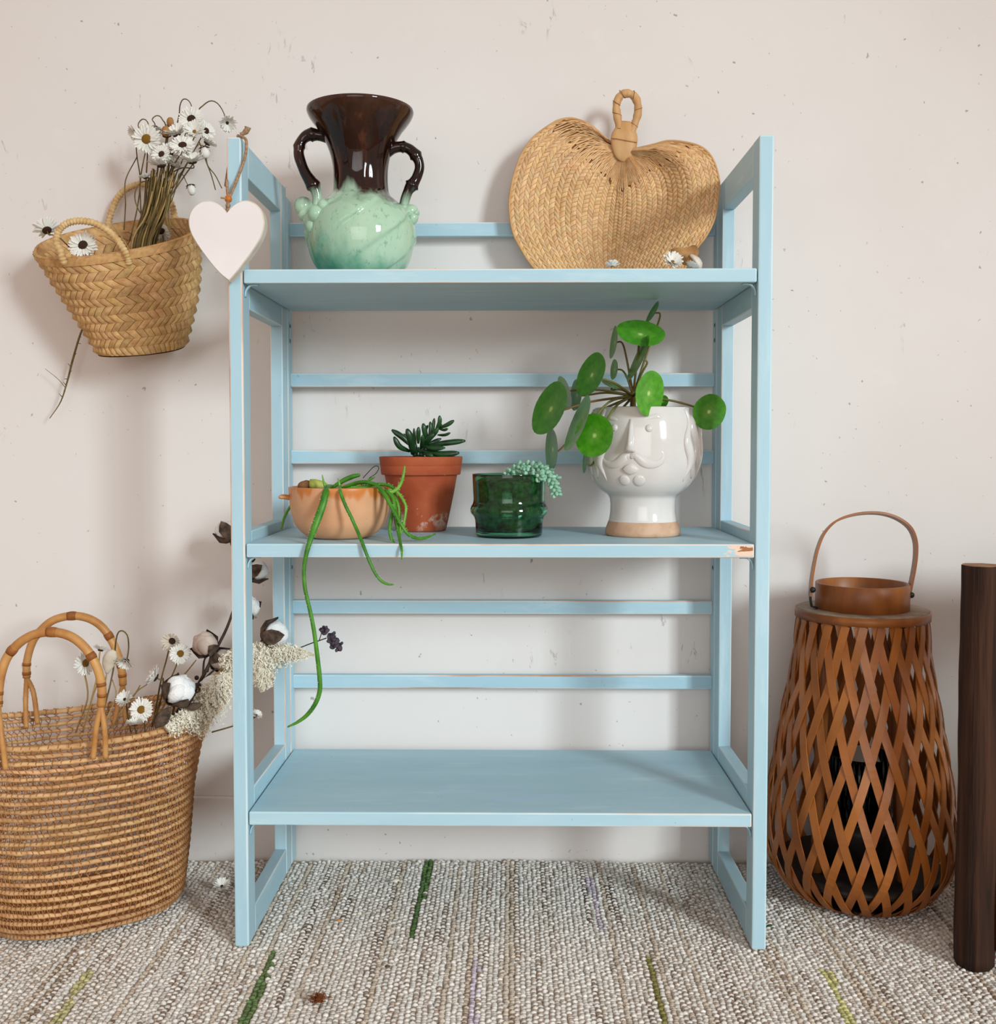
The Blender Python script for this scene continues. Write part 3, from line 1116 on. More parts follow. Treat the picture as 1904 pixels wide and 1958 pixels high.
def flower(name, label, cat, group, c, diam, nrm, stem_pts=None, typ='o', dk='b', stem_mat='stem_dry', stem_r=0.0008, discs=1.0):
    """c world point of the head; stem_pts world points from the head down"""
    c = Vector(c)
    base = stem_pts[-1] if stem_pts else c
    t = thing(name, label, cat, base, group)
    n = Vector(nrm).normalized()
    mw = Matrix.Translation(c) @ frame(nrm, random.uniform(0, 6)) @ Matrix.Scale(diam / 2, 4)
    place('petals', PET[typ], t, mw, 'stuff')
    if discs:
        place('flower_centre', DISC[dk], t, mw @ Matrix.Scale(discs, 4))
    if stem_pts:
        mb = MB()
        tube(mb, spline([c, c - n * diam * 0.18] + [Vector(p) for p in stem_pts], 20), [stem_r, stem_r, stem_r * 1.2], 6)
        mb.build('stem', M[stem_mat], t)
    else:
        mb = MB()
        tube(mb, [c - n * diam * 0.01, c - n * diam * 0.14], [diam * 0.06, diam * 0.03], 8)
        mb.build('stem', M['stem_pale'], t)
    return t


def bud(name, label, group, c, r, dirv, stem_pts, white=True):
    c = Vector(c)
    t = thing(name, label, 'flower', stem_pts[-1], group)
    d = Vector(dirv).normalized()
    x = d.orthogonal().normalized()
    y = d.cross(x)
    mb = MB()
    ellipsoid(mb, c, (x * r * 0.72, y * r * 0.72, d * r), 10, 8, fn=lambda a, t_: 1 + 0.07 * math.cos(5 * a))
    mb.build('bud', M['petal'] if white else M['paper'], t)
    mb = MB()
    for k in range(6):
        a = k * PI / 3
        o = x * math.cos(a) + y * math.sin(a)
        tube(mb, spline([c - d * r * 1.0, c - d * r * 0.75 + o * r * 0.6, c - d * r * 0.5 + o * r * 1.0], 5), [r * 0.12, r * 0.14, r * 0.03], 5)
    mb.build('sepal', M['disc'], t)
    mb = MB()
    tube(mb, spline([c - d * r * 0.9] + [Vector(p) for p in stem_pts], 14), 0.0007, 6)
    mb.build('stem', M['stem_dry'], t)
    return t


# ================================================================== WALL BASKET
WB_c0, WB_A0, WB_B0 = V(-0.580, 0.237, 0.969), V(0.121, 0.0, 0.018), V(0.0235, -0.068, -0.034)
WB_c1, WB_A1, WB_B1 = V(-0.549, 0.252, 0.809), V(0.064, 0.0, 0.004), V(0.0, -0.046, -0.013)


def wb2(u, v):
    b = 0.06 * math.sin(PI * min(max(v, 0), 1))
    c = WB_c0.lerp(WB_c1, v) + V(0.006 * math.sin(PI * min(max(v, 0), 1)), 0, 0)
    A = WB_A0.lerp(WB_A1, v) * (1 + b)
    B = WB_B0.lerp(WB_B1, v) * (1 + b)
    cu, su = math.cos(u), math.sin(u)
    e = 2 / 2.25
    cu = math.copysign(abs(cu) ** e, cu)
    su = math.copysign(abs(su) ** e, su)
    return c + A * cu + B * su


def wbS(sign=1.0):
    def S(u, v):
        p = wb2(u, v)
        a = wb2(u + 0.02, v) - wb2(u - 0.02, v)
        b = wb2(u, v + 0.02) - wb2(u, v - 0.02)
        n = a.cross(b)
        n.normalize()
        cc = WB_c0.lerp(WB_c1, v)
        if n.dot(p - cc) < 0:
            n = -n
        return p, n * sign
    return S


def build_wall_basket():
    t = thing('hanging_basket', 'small tilted palm straw basket hanging on the wall left of the bookshelf', 'basket', WB_c1 + V(0, 0, -0.012))
    So, Si = wbS(1), wbS(-1)
    NR, NS = 11, 48
    for j in range(NR):
        mb = MB()
        v0, v1 = 0.035 + 0.965 * j / NR, 0.035 + 0.965 * (j + 1.03) / NR
        for i in range(NS):
            u0 = 2 * PI * (i + 0.13 * j) / NS
            u1 = u0 + 2 * PI / NS
            col = jit((1, 1, 1), 0.16)
            stitch(mb, So, u0, u1, v0, v1, 0.9 if j % 2 else -0.9, 0.0052, True, col, gap=0.03, lift=0.15)
            if j < 5:
                stitch(mb, lambda a, b: (Si(a, b)[0] + Si(a, b)[1] * 0.0016, Si(a, b)[1]), u0, u1, v0, v1, -0.85 if j % 2 else 0.85, 0.0042, True, col, gap=0.03, lift=0.15)
        mb.build('braid_row', M['straw_w'], t, kind='stuff')
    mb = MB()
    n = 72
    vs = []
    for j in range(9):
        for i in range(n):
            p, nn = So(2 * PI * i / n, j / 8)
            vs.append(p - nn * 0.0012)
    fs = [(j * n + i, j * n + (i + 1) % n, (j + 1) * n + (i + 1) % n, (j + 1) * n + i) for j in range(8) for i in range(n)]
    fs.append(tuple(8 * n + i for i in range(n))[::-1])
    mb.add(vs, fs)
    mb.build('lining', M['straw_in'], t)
    # bottom disc braid
    mb = MB()
    for k in range(NS):
        u0, u1 = 2 * PI * k / NS, 2 * PI * (k + 1) / NS
        vs = []
        for q in (1.0, 0.82, 0.6):
            for u in (u0, u1):
                p = wb2(u, 1.0)
                vs.append(WB_c1 + (p - WB_c1) * q + V(0, -0.001, -0.004 if q < 1 else -0.002))
        mb.add(vs, [(0, 1, 3, 2), (2, 3, 5, 4)], 0, jit((0.95, 0.95, 0.95)))
    mb.build('basket_bottom', M['straw_w'], t, kind='stuff')
    # rim: wide wrapped edge
    mb = MB()
    NSR = 46
    for i in range(NSR):
        u0 = 2 * PI * i / NSR
        u1 = u0 + 2 * PI / NSR
        col = jit((1.0, 0.98, 0.95), 0.1)
        stitch(mb, lambda a, b: (So(a, b)[0] + So(a, b)[1] * 0.0018, So(a, b)[1]), u0, u1, -0.035, 0.05, 0.9, 0.0034, True, col, gap=-0.02, lift=0.9)
        stitch(mb, lambda a, b: (Si(a, b)[0] + Si(a, b)[1] * 0.0018, Si(a, b)[1]), u0, u1, -0.035, 0.05, 0.9, 0.003, True, col, gap=-0.02, lift=0.9)
        vs = []
        for u in (u0, (u0 + u1) / 2, u1):
            p, nn = So(u, -0.033)
            up = (wb2(u, -0.033) - wb2(u, 0.0)).normalized()
            vs += [p + nn * 0.003, p + up * 0.0022, p - nn * 0.003]
        mb.add(vs, [(q * 3 + r, q * 3 + r + 1, q * 3 + r + 4, q * 3 + r + 3) for q in range(2) for r in range(2)], 0, col)
    mb.build('rim', M['straw_w'], t, kind='stuff')
    # handles: wrapped cords
    for pts in ([(123, 505, .168), (117, 485, .162), (108, 462, .158), (112, 442, .157), (125, 429, .157), (143, 423, .157), (163, 423, .157), (184, 428, .157), (205, 440, .157), (222, 456, .157), (235, 474, .160), (244, 492, .166), (247, 506, .17)],
                [(206, 445, .302), (208, 424, .306), (214, 402, .308), (224, 380, .309), (238, 364, .309), (256, 355, .309), (276, 352, .309), (296, 356, .309), (314, 368, .309), (327, 388, .308), (333, 410, .306), (336, 432, .302)]):
        P = spline([at(*p) for p in pts], 150)
        mb = MB()
        R = [0.0046 + (0.0007 if (i // 2) % 2 else -0.0004) for i in range(150)]
        tube(mb, P, R, 10)
        mb.build('handle', M['cord'], t)


build_wall_basket()


def B(x, y, Y=None, dx=0.0):
    """a point inside the wall basket where the bundle stands"""
    return at(x, y, Y if Y is not None else 0.235)


GW = 'dried daisies in the wall basket'
wall_flowers = [
    # px, py, Y, diam px, normal, type, disc, label
    (366, 228, .250, 46, (0.05, -1, 0.1), 'o', 'b', 'large open white daisy with a big dark centre at top of the bouquet', [(352, 262, .255), (318, 350, .25), (296, 420, .24)]),
    (434, 234, .250, 36, (0.35, -0.75, -0.65), 'h', 'b', 'white daisy drooping from an arched stem just above the blue post top', [(426, 212, .25), (415, 197, .25), (402, 193, .25), (388, 202, .252), (374, 220, .256), (340, 300, .25), (300, 410, .24)]),
    (280, 266, .225, 52, (-0.05, -1, -0.05), 'o', 'y', 'open white daisy with ochre-ringed centre at left side of the bouquet', [(276, 300, .235), (268, 350, .24), (270, 420, .24)]),
    (372, 253, .225, 42, (0.1, -1, 0.35), 'h', 'y', 'white daisy with olive-ringed centre right below the largest daisy', [(352, 300, .235), (315, 380, .24), (292, 430, .24)]),
    (394, 250, .235, 34, (0.75, -0.8, 0.1), 'o', 'b', 'small white daisy turned to the right side of the bouquet', [(370, 290, .24), (320, 380, .24), (298, 430, .24)]),
    (349, 278, .205, 46, (0.05, -0.9, 0.55), 'o', 'b', 'white daisy with oval dark centre in the middle of the bouquet', [(330, 320, .22), (302, 390, .23), (285, 430, .24)]),
    (368, 311, .205, 48, (0.0, -0.5, 0.9), 'h', 'b', 'white daisy seen edge-on at lower right of the bouquet', [(345, 322, .22), (318, 345, .23), (296, 420, .24)]),
    (309, 295, .205, 36, (-0.1, -1, 0.2), 'o', 'b', 'white daisy with small brown centre at lower front of the bouquet', [(306, 330, .22), (292, 390, .23), (280, 430, .235)]),
    (324, 293, .225, 48, (0.2, -0.8, 0.5), 'o', 'b', 'white daisy half hidden behind the lower front daisy', [(316, 340, .23), (296, 400, .235), (285, 430, .24)]),
    (262, 254, .245, 34, (-0.55, -0.6, -0.5), 'h', 'b', 'white daisy facing down at the far left edge of the bouquet', [(264, 238, .248), (272, 228, .25), (281, 232, .25), (284, 250, .25), (280, 330, .245), (274, 420, .24)]),
    (296, 243, .255, 36, (0.1, -0.25, -1), 'h', 'b', 'white daisy nodding under a thin bent stem at upper left of bouquet', [(291, 228, .258), (300, 221, .26), (310, 228, .26), (318, 260, .258), (300, 400, .24)]),
    (338, 258, .235, 46, (-0.1, -0.6, 0.8), 'h', 'b', 'white daisy turned upwards at left of the olive-centred daisy', [(328, 300, .24), (304, 380, .24), (286, 430, .24)]),
    (309, 318, .21, 48, (-0.15, -0.2, 1), 'h', 'b', 'white daisy seen from below where the stems gather', [(304, 345, .22), (292, 400, .23), (282, 435, .235)]),
    (330, 318, .225, 34, (0.6, -0.3, 0.7), 'h', 'b', 'small white daisy tucked right of the gathered stems', [(318, 345, .23), (300, 400, .235), (288, 430, .24)]),
    (395, 275, .245, 36, (0.6, -0.1, 0.8), 'h', 'b', 'white daisy facing away at the right edge of the bouquet', [(375, 305, .245), (330, 370, .245), (300, 430, .24)]),
    (279, 341, .225, 26, (-0.3, -0.2, 1), 'h', 'b', 'tiny white daisy low on the left of the stems', [(280, 365, .23), (280, 400, .235), (276, 435, .238)]),
    (309, 442, .265, 34, (0.1, -1, 0.3), 'r', 'b', 'faded daisy inside the basket right of the stem bundle', [(312, 458, .26), (310, 475, .255)]),
    (90, 441, .175, 50, (-0.5, 0.45, 0.75), 'h', 'b', 'white daisy turned away at the left tip of the wall basket', [(110, 452, .18), (130, 470, .19), (150, 490, .20)]),
    (159, 469, .185, 52, (0.0, -1, 0.18), 'o', 'b', 'white daisy with a large brown centre under the front basket handle', [(163, 480, .20), (180, 495, .215)]),
]
for (x, y, Y, d, nrm, ty, dk, lab, st) in wall_flowers:
    flower('daisy', lab, 'flower', GW, at(x, y, Y), d / ppm(Y) * 1.18, nrm, [at(*p) for p in st], ty, dk, stem_r=0.0009)
bud('daisy_bud', 'white closed bud drooping on a bare stem above the basket right rim', GW, at(366, 363, .25), 0.0085, (0.25, -0.1, -1), [at(358, 352, .25), at(344, 330, .25), at(330, 380, .245), at(300, 430, .24)])
bud('daisy_bud', 'white closed bud at the right edge of the bouquet', GW, at(392, 292, .235), 0.0095, (0.3, -0.3, -1), [at(385, 278, .24), at(370, 290, .24), at(310, 410, .24)])
bud('daisy_bud', 'small brown bud at the crown of the bouquet', GW, at(326, 234, .25), 0.0075, (0.1, -0.5, 0.8), [at(322, 260, .25), at(310, 330, .245), at(290, 420, .24)], False)
bud('daisy_bud', 'brown bud below the crown bud in the bouquet', GW, at(318, 252, .235), 0.0085, (0.0, -0.5, 0.8), [at(318, 280, .24), at(305, 350, .24), at(288, 420, .24)], False)
bud('daisy_bud', 'small brown bud low right of the gathered stems', GW, at(326, 352, .235), 0.006, (0.1, -0.4, 0.9), [at(322, 380, .24), at(310, 430, .24)], False)

# bare stems of the bundle
for k in range(80):
    f = k / 79
    a = random.uniform(-1, 1)
    x1 = 266 + 36 * f + random.uniform(-6, 6)
    xt = 284 + 44 * f + random.uniform(-6, 8)
    yt = random.choice([random.uniform(315, 340), random.uniform(335, 375)])
    Yt, Yb = 0.215 + 0.03 * random.random(), 0.215 + 0.045 * random.random()
    p = [at(xt, yt, Yt), at((x1 * .45 + xt * .55) + random.uniform(-3, 3), (yt + 460) / 2, (Yt + Yb) / 2), at(x1 - 6, 450, Yb), at(x1 - 12, 485, Yb)]
    mb = MB()
    tube(mb, spline(p, 8), [0.0010, 0.0015, 0.0016], 5)
    o = mb.build('dried_stem', M['stem_dry'] if k % 3 else M['stem_pale'], None, origin=p[-1])
    tag(o, 'bare dry stem in the tight bundle standing in the wall basket', 'stem', 'bare stems bundled in the wall basket')
loose = [
    ([(262, 300, .25), (240, 345, .25), (240, 390, .25), (237, 440, .25)], 'long bare stem bowed out left of the bundle above the back handle', 'stem_dry'),
    ([(259, 262, .255), (262, 300, .25), (268, 345, .25), (262, 400, .245), (248, 460, .24)], 'thin bare stem left of the bundle reaching the leftmost daisy', 'stem_dry'),
    ([(333, 330, .25), (330, 360, .25), (322, 410, .25), (326, 440, .25)], 'bare reddish stem right of the bundle', 'stem_pale'),
    ([(338, 330, .25), (326, 375, .25), (317, 420, .25), (335, 462, .245)], 'bare stem leaning over the right basket rim', 'stem_pale'),
    ([(369, 222, .26), (367, 205, .26), (360, 192, .26), (350, 190, .26), (344, 202, .26), (342, 222, .258), (333, 262, .255), (318, 350, .25)], 'bare stem bent into an arch above the largest daisy', 'stem_dry'),
    ([(424, 360, .25), (412, 336, .25), (398, 318, .25), (393, 300, .25), (380, 270, .25)], 'bare twig hanging down at right of the bouquet', 'stem_dry'),
    ([(412, 363, .248), (404, 335, .248), (396, 314, .248), (392, 303, .248)], 'short thicker twig hanging beside the thin hanging twig', 'stem_dry'),
    ([(282, 430, .22), (262, 395, .225), (258, 370, .23), (268, 350, .235), (288, 345, .24)], 'bare stem crossing in front of the back handle', 'stem_dry'),
    ([(250, 482, .19), (234, 456, .20), (220, 436, .21), (214, 428, .215)], 'straight pale stalk leaning out beside the front handle', 'stem_pale'),
]
for pts, lab, mt in loose:
    mb = MB()
    P = [at(*p) for p in pts]
    tube(mb, spline(P, 22), [0.0008, 0.0010], 6)
    tag(mb.build('loose_stem', M[mt], None, origin=P[-1]), lab, 'stem', 'loose stems around the bouquet')
t = thing('hanging_sprig', 'thin dry sprig dangling below the wall basket', 'sprig', at(160, 620, .295))
mb = MB()
tube(mb, spline([at(168, 598, .29), at(160, 622, .293), at(150, 650, .296), at(138, 692, .298), at(129, 728, .30), at(116, 768, .302), at(95, 800, .303)], 30), [0.0011, 0.0016, 0.0017, 0.0012, 0.0006], 6)
mb.build('stem', M['stem_dry'], t)
mb = MB()
tube(mb, spline([at(124, 740, .30), at(110, 724, .302), at(86, 705, .303)], 8), [0.0006, 0.0003], 5)
for k in range(14):
    f = k / 13
    a = at(160 - 45 * f, 622 + 148 * f, .296)
    b = a + V(random.choice([-1, 1]) * random.uniform(.002, .005), -0.001, random.uniform(-.002, .006))
    tube(mb, [a, b], [0.0008, 0.0003], 5)
mb.build('side_twig', M['stem_dry'], t)

# ================================================================== SHELF DAISIES + DRY LEAF
flower('fallen_daisy', 'white daisy head facing out at the front right of the top shelf by the fan', 'flower', None, at(1285, 502, .03), 48 / ppm(.03), (0.15, -0.85, 0.5), None, 'h', 'y')
flower('fallen_daisy', 'white daisy head lying face away below the middle of the fan', 'flower', None, at(1171, 510, .045), 34 / ppm(.045), (0, 0.35, 0.95), None, 'h', 'y', discs=0.6)
flower('fallen_daisy', 'small white daisy head half hidden at the shelf corner right of the larger daisy', 'flower', None, at(1322, 512, .05), 34 / ppm(.05), (0.4, 0.1, 0.9), None, 'h', 'y', discs=0.5)


def dry_leaf():
    t = thing('dry_leaf', 'crumpled tan dry leaf propped at the fan lower right corner', 'leaf', at(1310, 512, .10))
    ctr = [(1283, 478), (1296, 474), (1312, 473), (1328, 470), (1336, 478), (1334, 490), (1324, 497), (1318, 508), (1306, 505), (1296, 494), (1287, 489)]
    mb = MB()
    P = spline([V(x, y, 0) for x, y in ctr + ctr[:1]], 40)[:-1]
    cen = V(1312, 486, 0)
    vs = []
    for q in (1.0, 0.66, 0.33):
        for k, p in enumerate(P):
            x, y = cen.x + (p.x - cen.x) * q, cen.y + (p.y - cen.y) * q
            vs.append(at(x, y, 0.105 + 0.010 * math.sin(x * 0.16 + y * 0.1) * q - 0.008 * (1 - q)))
    n = len(P)
    vs.append(at(cen.x, cen.y, 0.094))
    fs = [(j * n + k, j * n + (k + 1) % n, (j + 1) * n + (k + 1) % n, (j + 1) * n + k) for j in range(2) for k in range(n)]
    fs += [(2 * n + k, 2 * n + (k + 1) % n, 3 * n) for k in range(n)]
    mb.add(vs, fs)
    o = mb.build('leaf_blade', M['paper'], t)
    md = o.modifiers.new('thickness', 'SOLIDIFY')
    md.thickness = 0.0012
    mb = MB()
    tube(mb, spline([at(1322, 488, .10), at(1331, 495, .09), at(1337, 504, .085), at(1338, 514, .085)], 10), [0.004, 0.006, 0.0055, 0.003], 8, squash=0.5)
    mb.build('curled_husk', M['cream'], t)


dry_leaf()

# ================================================================== ORANGE BOWL + TRAILING CACTUS
def build_bowl():
    Y = 0.098
    s = ppm(Y)
    base = V(at(650, 1000, Y).x, Y, Z2)
    t = thing('potted_trailing_cactus', 'orange clay bowl with side lugs holding a trailing green cactus on middle shelf', 'potted plant', base)
    hz = 0.0705
    outer = [(0.030, 0.0), (0.040, 0.0008), (0.047, 0.004), (0.0545, 0.010), (0.0615, 0.019), (0.0655, 0.030), (0.0680, 0.042), (0.0695, 0.056), (0.0702, 0.066), (0.0700, hz)]
    P = [(p.x, p.y) for p in spline([V(r, z, 0) for r, z in outer], 40)]
    inner = [(0.0675, hz + 0.0005), (0.0650, hz - 0.001), (0.0640, hz - 0.012)]
    mb = MB()
    lathe(mb, P + inner, base, 72, capt=True)
    pot = mb.build('bowl', M['bowlclay'], t)
    for sx in (-1, 1):
        mb = MB()
        pts = ([at(566, 953, Y - 0.01), at(556, 952, Y - 0.012), at(546, 950, Y - 0.013), at(538, 950, Y - 0.014), at(534, 951, Y - 0.014)] if sx < 0 else
               [at(738, 947, Y - 0.01), at(748, 946, Y - 0.012), at(756, 946, Y - 0.012), at(761, 947, Y - 0.012)])
        tube(mb, spline(pts, 12), [0.011, 0.009, 0.0085, 0.008, 0.005], 12, squash=0.42, up=V(0.1, 0, 1))
        mb.build('lug', M['bowlclay'], pot)
    mb = MB()
    vs, fs = [], []
    lathe(mb, [(0.0001, hz - 0.006), (0.02, hz - 0.005), (0.045, hz - 0.008), (0.0645, hz - 0.011)], base, 40, capb=False)
    mb.build('soil', M['soil'], t)
    # stump at the left
    mb = MB()
    a, b = at(583, 930, Y), at(612, 930, Y - 0.004)
    tube(mb, [at(593, 926, Y - .012), at(602, 926, Y - .012), at(616, 929, Y - .012), at(632, 937, Y - .012)], [0.0080, 0.0082, 0.0076, 0.005], 14, squash=0.9)
    mb.build('cut_stem', M['cutstem'], t, label='yellow-green cut stem')
    mb = MB()
    ellipsoid(mb, at(583, 928, Y - .013), (V(0.010, 0, 0.003), V(0, 0.006, 0), V(-0.002, 0, 0.0062)), 12, 8, fn=lambda q, w: 1 + 0.12 * math.sin(3 * q) * math.sin(2 * w))
    mb.build('dry_husk', M['husk'], t)
    YF = 0.098 - 0.072
    stems = [
        ([(633, 930, .075), (626, 932, .045), (622, 944, YF - .004), (617, 965, YF - .012), (608, 990, YF - .016), (600, 1012, YF - .022), (592, 1036, -.006), (585, 1062, -.010), (581, 1090, -.010), (583, 1125, -.010), (592, 1165, -.010), (600, 1205, -.010), (606, 1250, -.010), (611, 1295, -.010), (611, 1322, -.010), (603, 1345, -.010), (588, 1366, -.010), (570, 1380, -.010), (550, 1390, -.010)],
         [5, 6, 7, 7, 7.5, 6.5, 5, 4.2, 3.8, 3.8, 3.8, 4, 4.2, 4.4, 4.4, 4.2, 3.8, 3.0, 1.5], 'cactus'),
        ([(650, 928, .07), (650, 938, YF), (655, 953, YF - .008), (662, 970, YF - .011), (671, 988, YF - .013), (680, 1008, YF - .016), (691, 1034, -.004), (702, 1063, -.010), (716, 1094, -.010), (728, 1110, -.010), (741, 1117, -.010), (753, 1118, -.010)],
         [3, 3.2, 3.4, 3.4, 3.4, 3.4, 3.4, 3.2, 3, 2.8, 2.4, 1.2], 'cactus'),
        ([(648, 938, .085), (660, 931, .075), (680, 924, .068), (700, 922, .06), (721, 929, .05), (735, 945, .036), (746, 965, .028), (757, 985, .022), (768, 1004, .018), (781, 1022, .02), (797, 1029, .03), (815, 1028, .045), (832, 1021, .06)],
         [4, 4.5, 5, 5, 5, 4.6, 4.5, 4.2, 4, 3.6, 3.2, 2.6, 1.4], 'cactus'),
        ([(700, 934, .07), (725, 937, .06), (745, 941, .055), (758, 936, .055), (766, 925, .055), (771, 910, .055), (774, 891, .055)],
         [4, 4.5, 5, 4.5, 4, 3.6, 1.8], 'cactus_l'),
        ([(738, 938, .055), (751, 952, .044), (753, 968, .036), (748, 990, .03), (745, 1010, .024), (748, 1030, .02), (754, 1039, .018), (761, 1043, .016)],
         [4, 4, 4, 3.6, 3.6, 3.4, 2.6, 1.2], 'cactus'),
        ([(742, 940, .06), (753, 958, .046), (757, 985, .032), (761, 1014, .018), (765, 1037, .004), (768, 1052, -.008), (768, 1070, -.010)],
         [4, 4, 3.6, 3.4, 3, 2.6, 1.2], 'cactus'),
        ([(744, 936, .065), (760, 942, .06), (770, 955, .055), (776, 970, .05), (774, 990, .046), (770, 1008, .042), (767, 1022, .04)],
         [4, 4, 3.4, 3, 3, 2.6, 1.2], 'cactus_l'),
        ([(745, 935, .07), (757, 950, .065), (763, 972, .06), (764, 1000, .055), (766, 1022, .052)],
         [4, 3.8, 3.4, 3, 1.2], 'cactus_l'),
        ([(632, 935, .10), (645, 926, .10), (660, 917, .10), (675, 911, .10), (688, 908, .10)], [4, 5, 6, 6, 4], 'cactus'),
        ([(640, 936, .085), (668, 932, .075), (700, 934, .066), (728, 937, .06), (748, 942, .055)], [4, 5, 5.5, 5, 4], 'cactus_l'),
        ([(624, 934, .06), (620, 926, .06), (616, 908, .06)], [3, 3, 1.2], 'cactus_l'),
        ([(690, 932, .08), (710, 927, .075), (728, 926, .07), (745, 929, .066), (760, 938, .06)], [4, 4, 4, 4, 3], 'cactus'),
        ([(646, 940, .06), (649, 928, .06), (646, 914, .06)], [3, 3, 1.2], 'cactus_l'),
        ([(690, 926, .09), (705, 918, .09), (717, 912, .09)], [3.5, 3.5, 1.5], 'cactus'),
        ([(560, 958, .145), (555, 968, .15), (546, 984, .155), (541, 998, .158), (538, 1011, .16)], [3, 3, 3, 3, 2.4], 'cactus_l'),
    ]
    for k, (pts, rr, mt) in enumerate(stems):
        n = 12 + 4 * len(pts)
        path = spline([at(*p) for p in pts], n)
        R = [r / s * 0.98 for r in interp(rr, n)]
        mb = MB()
        tube(mb, path, R, 8, squash=0.8)
        st = mb.build('trailing_stem', M[mt], t)
        mb = MB()
        ln = sum((path[i + 1] - path[i]).length for i in range(n - 1))
        nb = int(ln / 0.0022)
        for q in range(nb):
            f = random.random() * (n - 1.01)
            i = int(f)
            p = path[i].lerp(path[i + 1], f - i)
            tn = (path[i + 1] - path[i]).normalized()
            d = (tn.orthogonal().normalized())
            d.rotate(Quaternion(tn, random.uniform(0, 2 * PI)))
            a = p + d * R[i] * 0.8
            b = p + d * (R[i] + random.uniform(0.0008, 0.0020)) + tn * 0.0008
            w = tn * 0.00034
            mb.add([a - w, a + w, b], [(0, 1, 2)])
        if nb:
            mb.build('bristles', M['bristle'], st, kind='stuff', smooth=False)
    mb = MB()
    tube(mb, spline([at(694, 914, .09), at(704, 903, .09), at(714, 893, .09), at(721, 891, .09), at(724, 896, .09), at(718, 906, .09), at(706, 914, .09)], 24), 0.0006, 6)
    mb.build('wire_loop', M['wire'], t)


build_bowl()

# ================================================================== TERRACOTTA POT
def build_pot():
    Y = 0.222
    s = ppm(Y)
    base = V(at(805, 1000, Y).x, Y, Z2)
    t = thing('potted_finger_succulent', 'brown-red terracotta flower pot with dark green finger succulent at back of middle shelf', 'potted plant', base)
    zt = at(805, 873, Y - 0.02).z - Z2
    k = lambda px: px / s
    prof = [(0.030, 0), (k(47), 0.0006), (k(48.5), 0.003), (k(56), 0.030), (k(63), 0.056), (k(69.0), zt - 0.0285), (k(69.5), zt - 0.0275),
            (k(74.5), zt - 0.0272), (k(75.8), zt - 0.0262), (k(77.6), zt - 0.0140), (k(77.0), zt - 0.0134), (k(78), zt - 0.0126), (k(79.6), zt - 0.0012), (k(79.0), zt), (k(75), zt), (k(73.5), zt - 0.002), (k(72), zt - 0.012)]
    mb = MB()
    lathe(mb, prof, base, 72, capt=True)
    o = mb.build('pot', M['potclay'], t)
    md = o.modifiers.new('edge', 'BEVEL')
    md.width = 0.0006
    md.limit_method = 'ANGLE'
    mb = MB()
    lathe(mb, [(0.0001, zt - 0.004), (0.03, zt - 0.004), (k(72.5), zt - 0.009)], base, 30, capb=False)
    for q in range(40):
        a, r = random.uniform(0, 6.28), random.uniform(0, 0.05)
        ball(mb, base + V(r * math.cos(a), r * math.sin(a), zt - 0.003), random.uniform(0.0012, 0.003), 6, 4)
    mb.build('soil', M['soil'], t)

    def z5(x, y):
        return 520 + x / 4.327, 760 + y / 4.327
    mb = MB()
    stem = [z5(1235, 490), z5(1240, 440), z5(1265, 390), z5(1310, 330), z5(1360, 270), z5(1400, 215)]
    tube(mb, spline([at(x, y, Y - 0.01) for x, y in stem], 16), [0.0042, 0.004, 0.003, 0.0022], 8)
    tube(mb, spline([at(*z5(1190, 490), Y), at(*z5(1180, 440), Y), at(*z5(1160, 400), Y)], 8), [0.0045, 0.0035], 8)
    mb.build('stem', M['succ'], t)
    L = [  # base x,y -> mid -> tip, width, depth
        ((1150, 400), (1080, 330), (990, 268), 36, -.005), ((1140, 445), (1055, 405), (1008, 325), 34, -.02), ((1165, 470), (1150, 360), (1116, 260), 46, -.03),
        ((1290, 395), (1450, 375), (1600, 358), 36, -.01), ((1260, 440), (1400, 470), (1548, 458), 42, -.028), ((1235, 400), (1330, 420), (1432, 416), 30, -.03),
        ((1350, 280), (1385, 210), (1386, 150), 26, -.01), ((1390, 250), (1450, 225), (1506, 190), 26, -.015), ((1380, 260), (1425, 268), (1455, 258), 18, -.02),
        ((1370, 310), (1430, 310), (1476, 292), 18, -.02), ((1330, 300), (1335, 230), (1342, 172), 20, 0.0), ((1300, 330), (1312, 260), (1308, 200), 24, 0.0),
        ((1270, 350), (1262, 280), (1250, 214), 32, -.01), ((1210, 380), (1210, 310), (1212, 245), 28, -.015), ((1190, 390), (1178, 320), (1174, 255), 18, 0.0),
        ((1230, 420), (1245, 360), (1245, 312), 28, -.03), ((1250, 400), (1300, 340), (1340, 300), 34, -.025), ((1280, 370), (1340, 300), (1375, 250), 30, -.02),
        ((1245, 440), (1290, 470), (1330, 484), 34, -.03), ((1200, 460), (1180, 400), (1160, 350), 30, 0.0), ((1180, 400), (1120, 345), (1090, 300), 24, 0.012),
        ((1255, 410), (1330, 370), (1400, 340), 24, 0.012), ((1290, 330), (1270, 270), (1290, 230), 22, .01), ((1240, 455), (1210, 440), (1215, 410), 20, -.035),
    ]
    for a, m, b, w, d in L:
        path = spline([at(*z5(*a), Y - 0.008 + d * 0.3), at(*z5(*m), Y - 0.008 + d * 0.8), at(*z5(*b), Y - 0.008 + d)], 12)
        r = w / 4.327 / s / 2 * 1.28
        mb = MB()
        tube(mb, path, [r * 0.5, r * 0.75, r * 0.95, r * 1.05, r * 1.08, r * 1.05, r * 0.9, r * 0.35], 10, squash=0.75, up=V(0.1, -1, 0.2))
        mb.build('leaf', M['succ'], t)


build_pot()

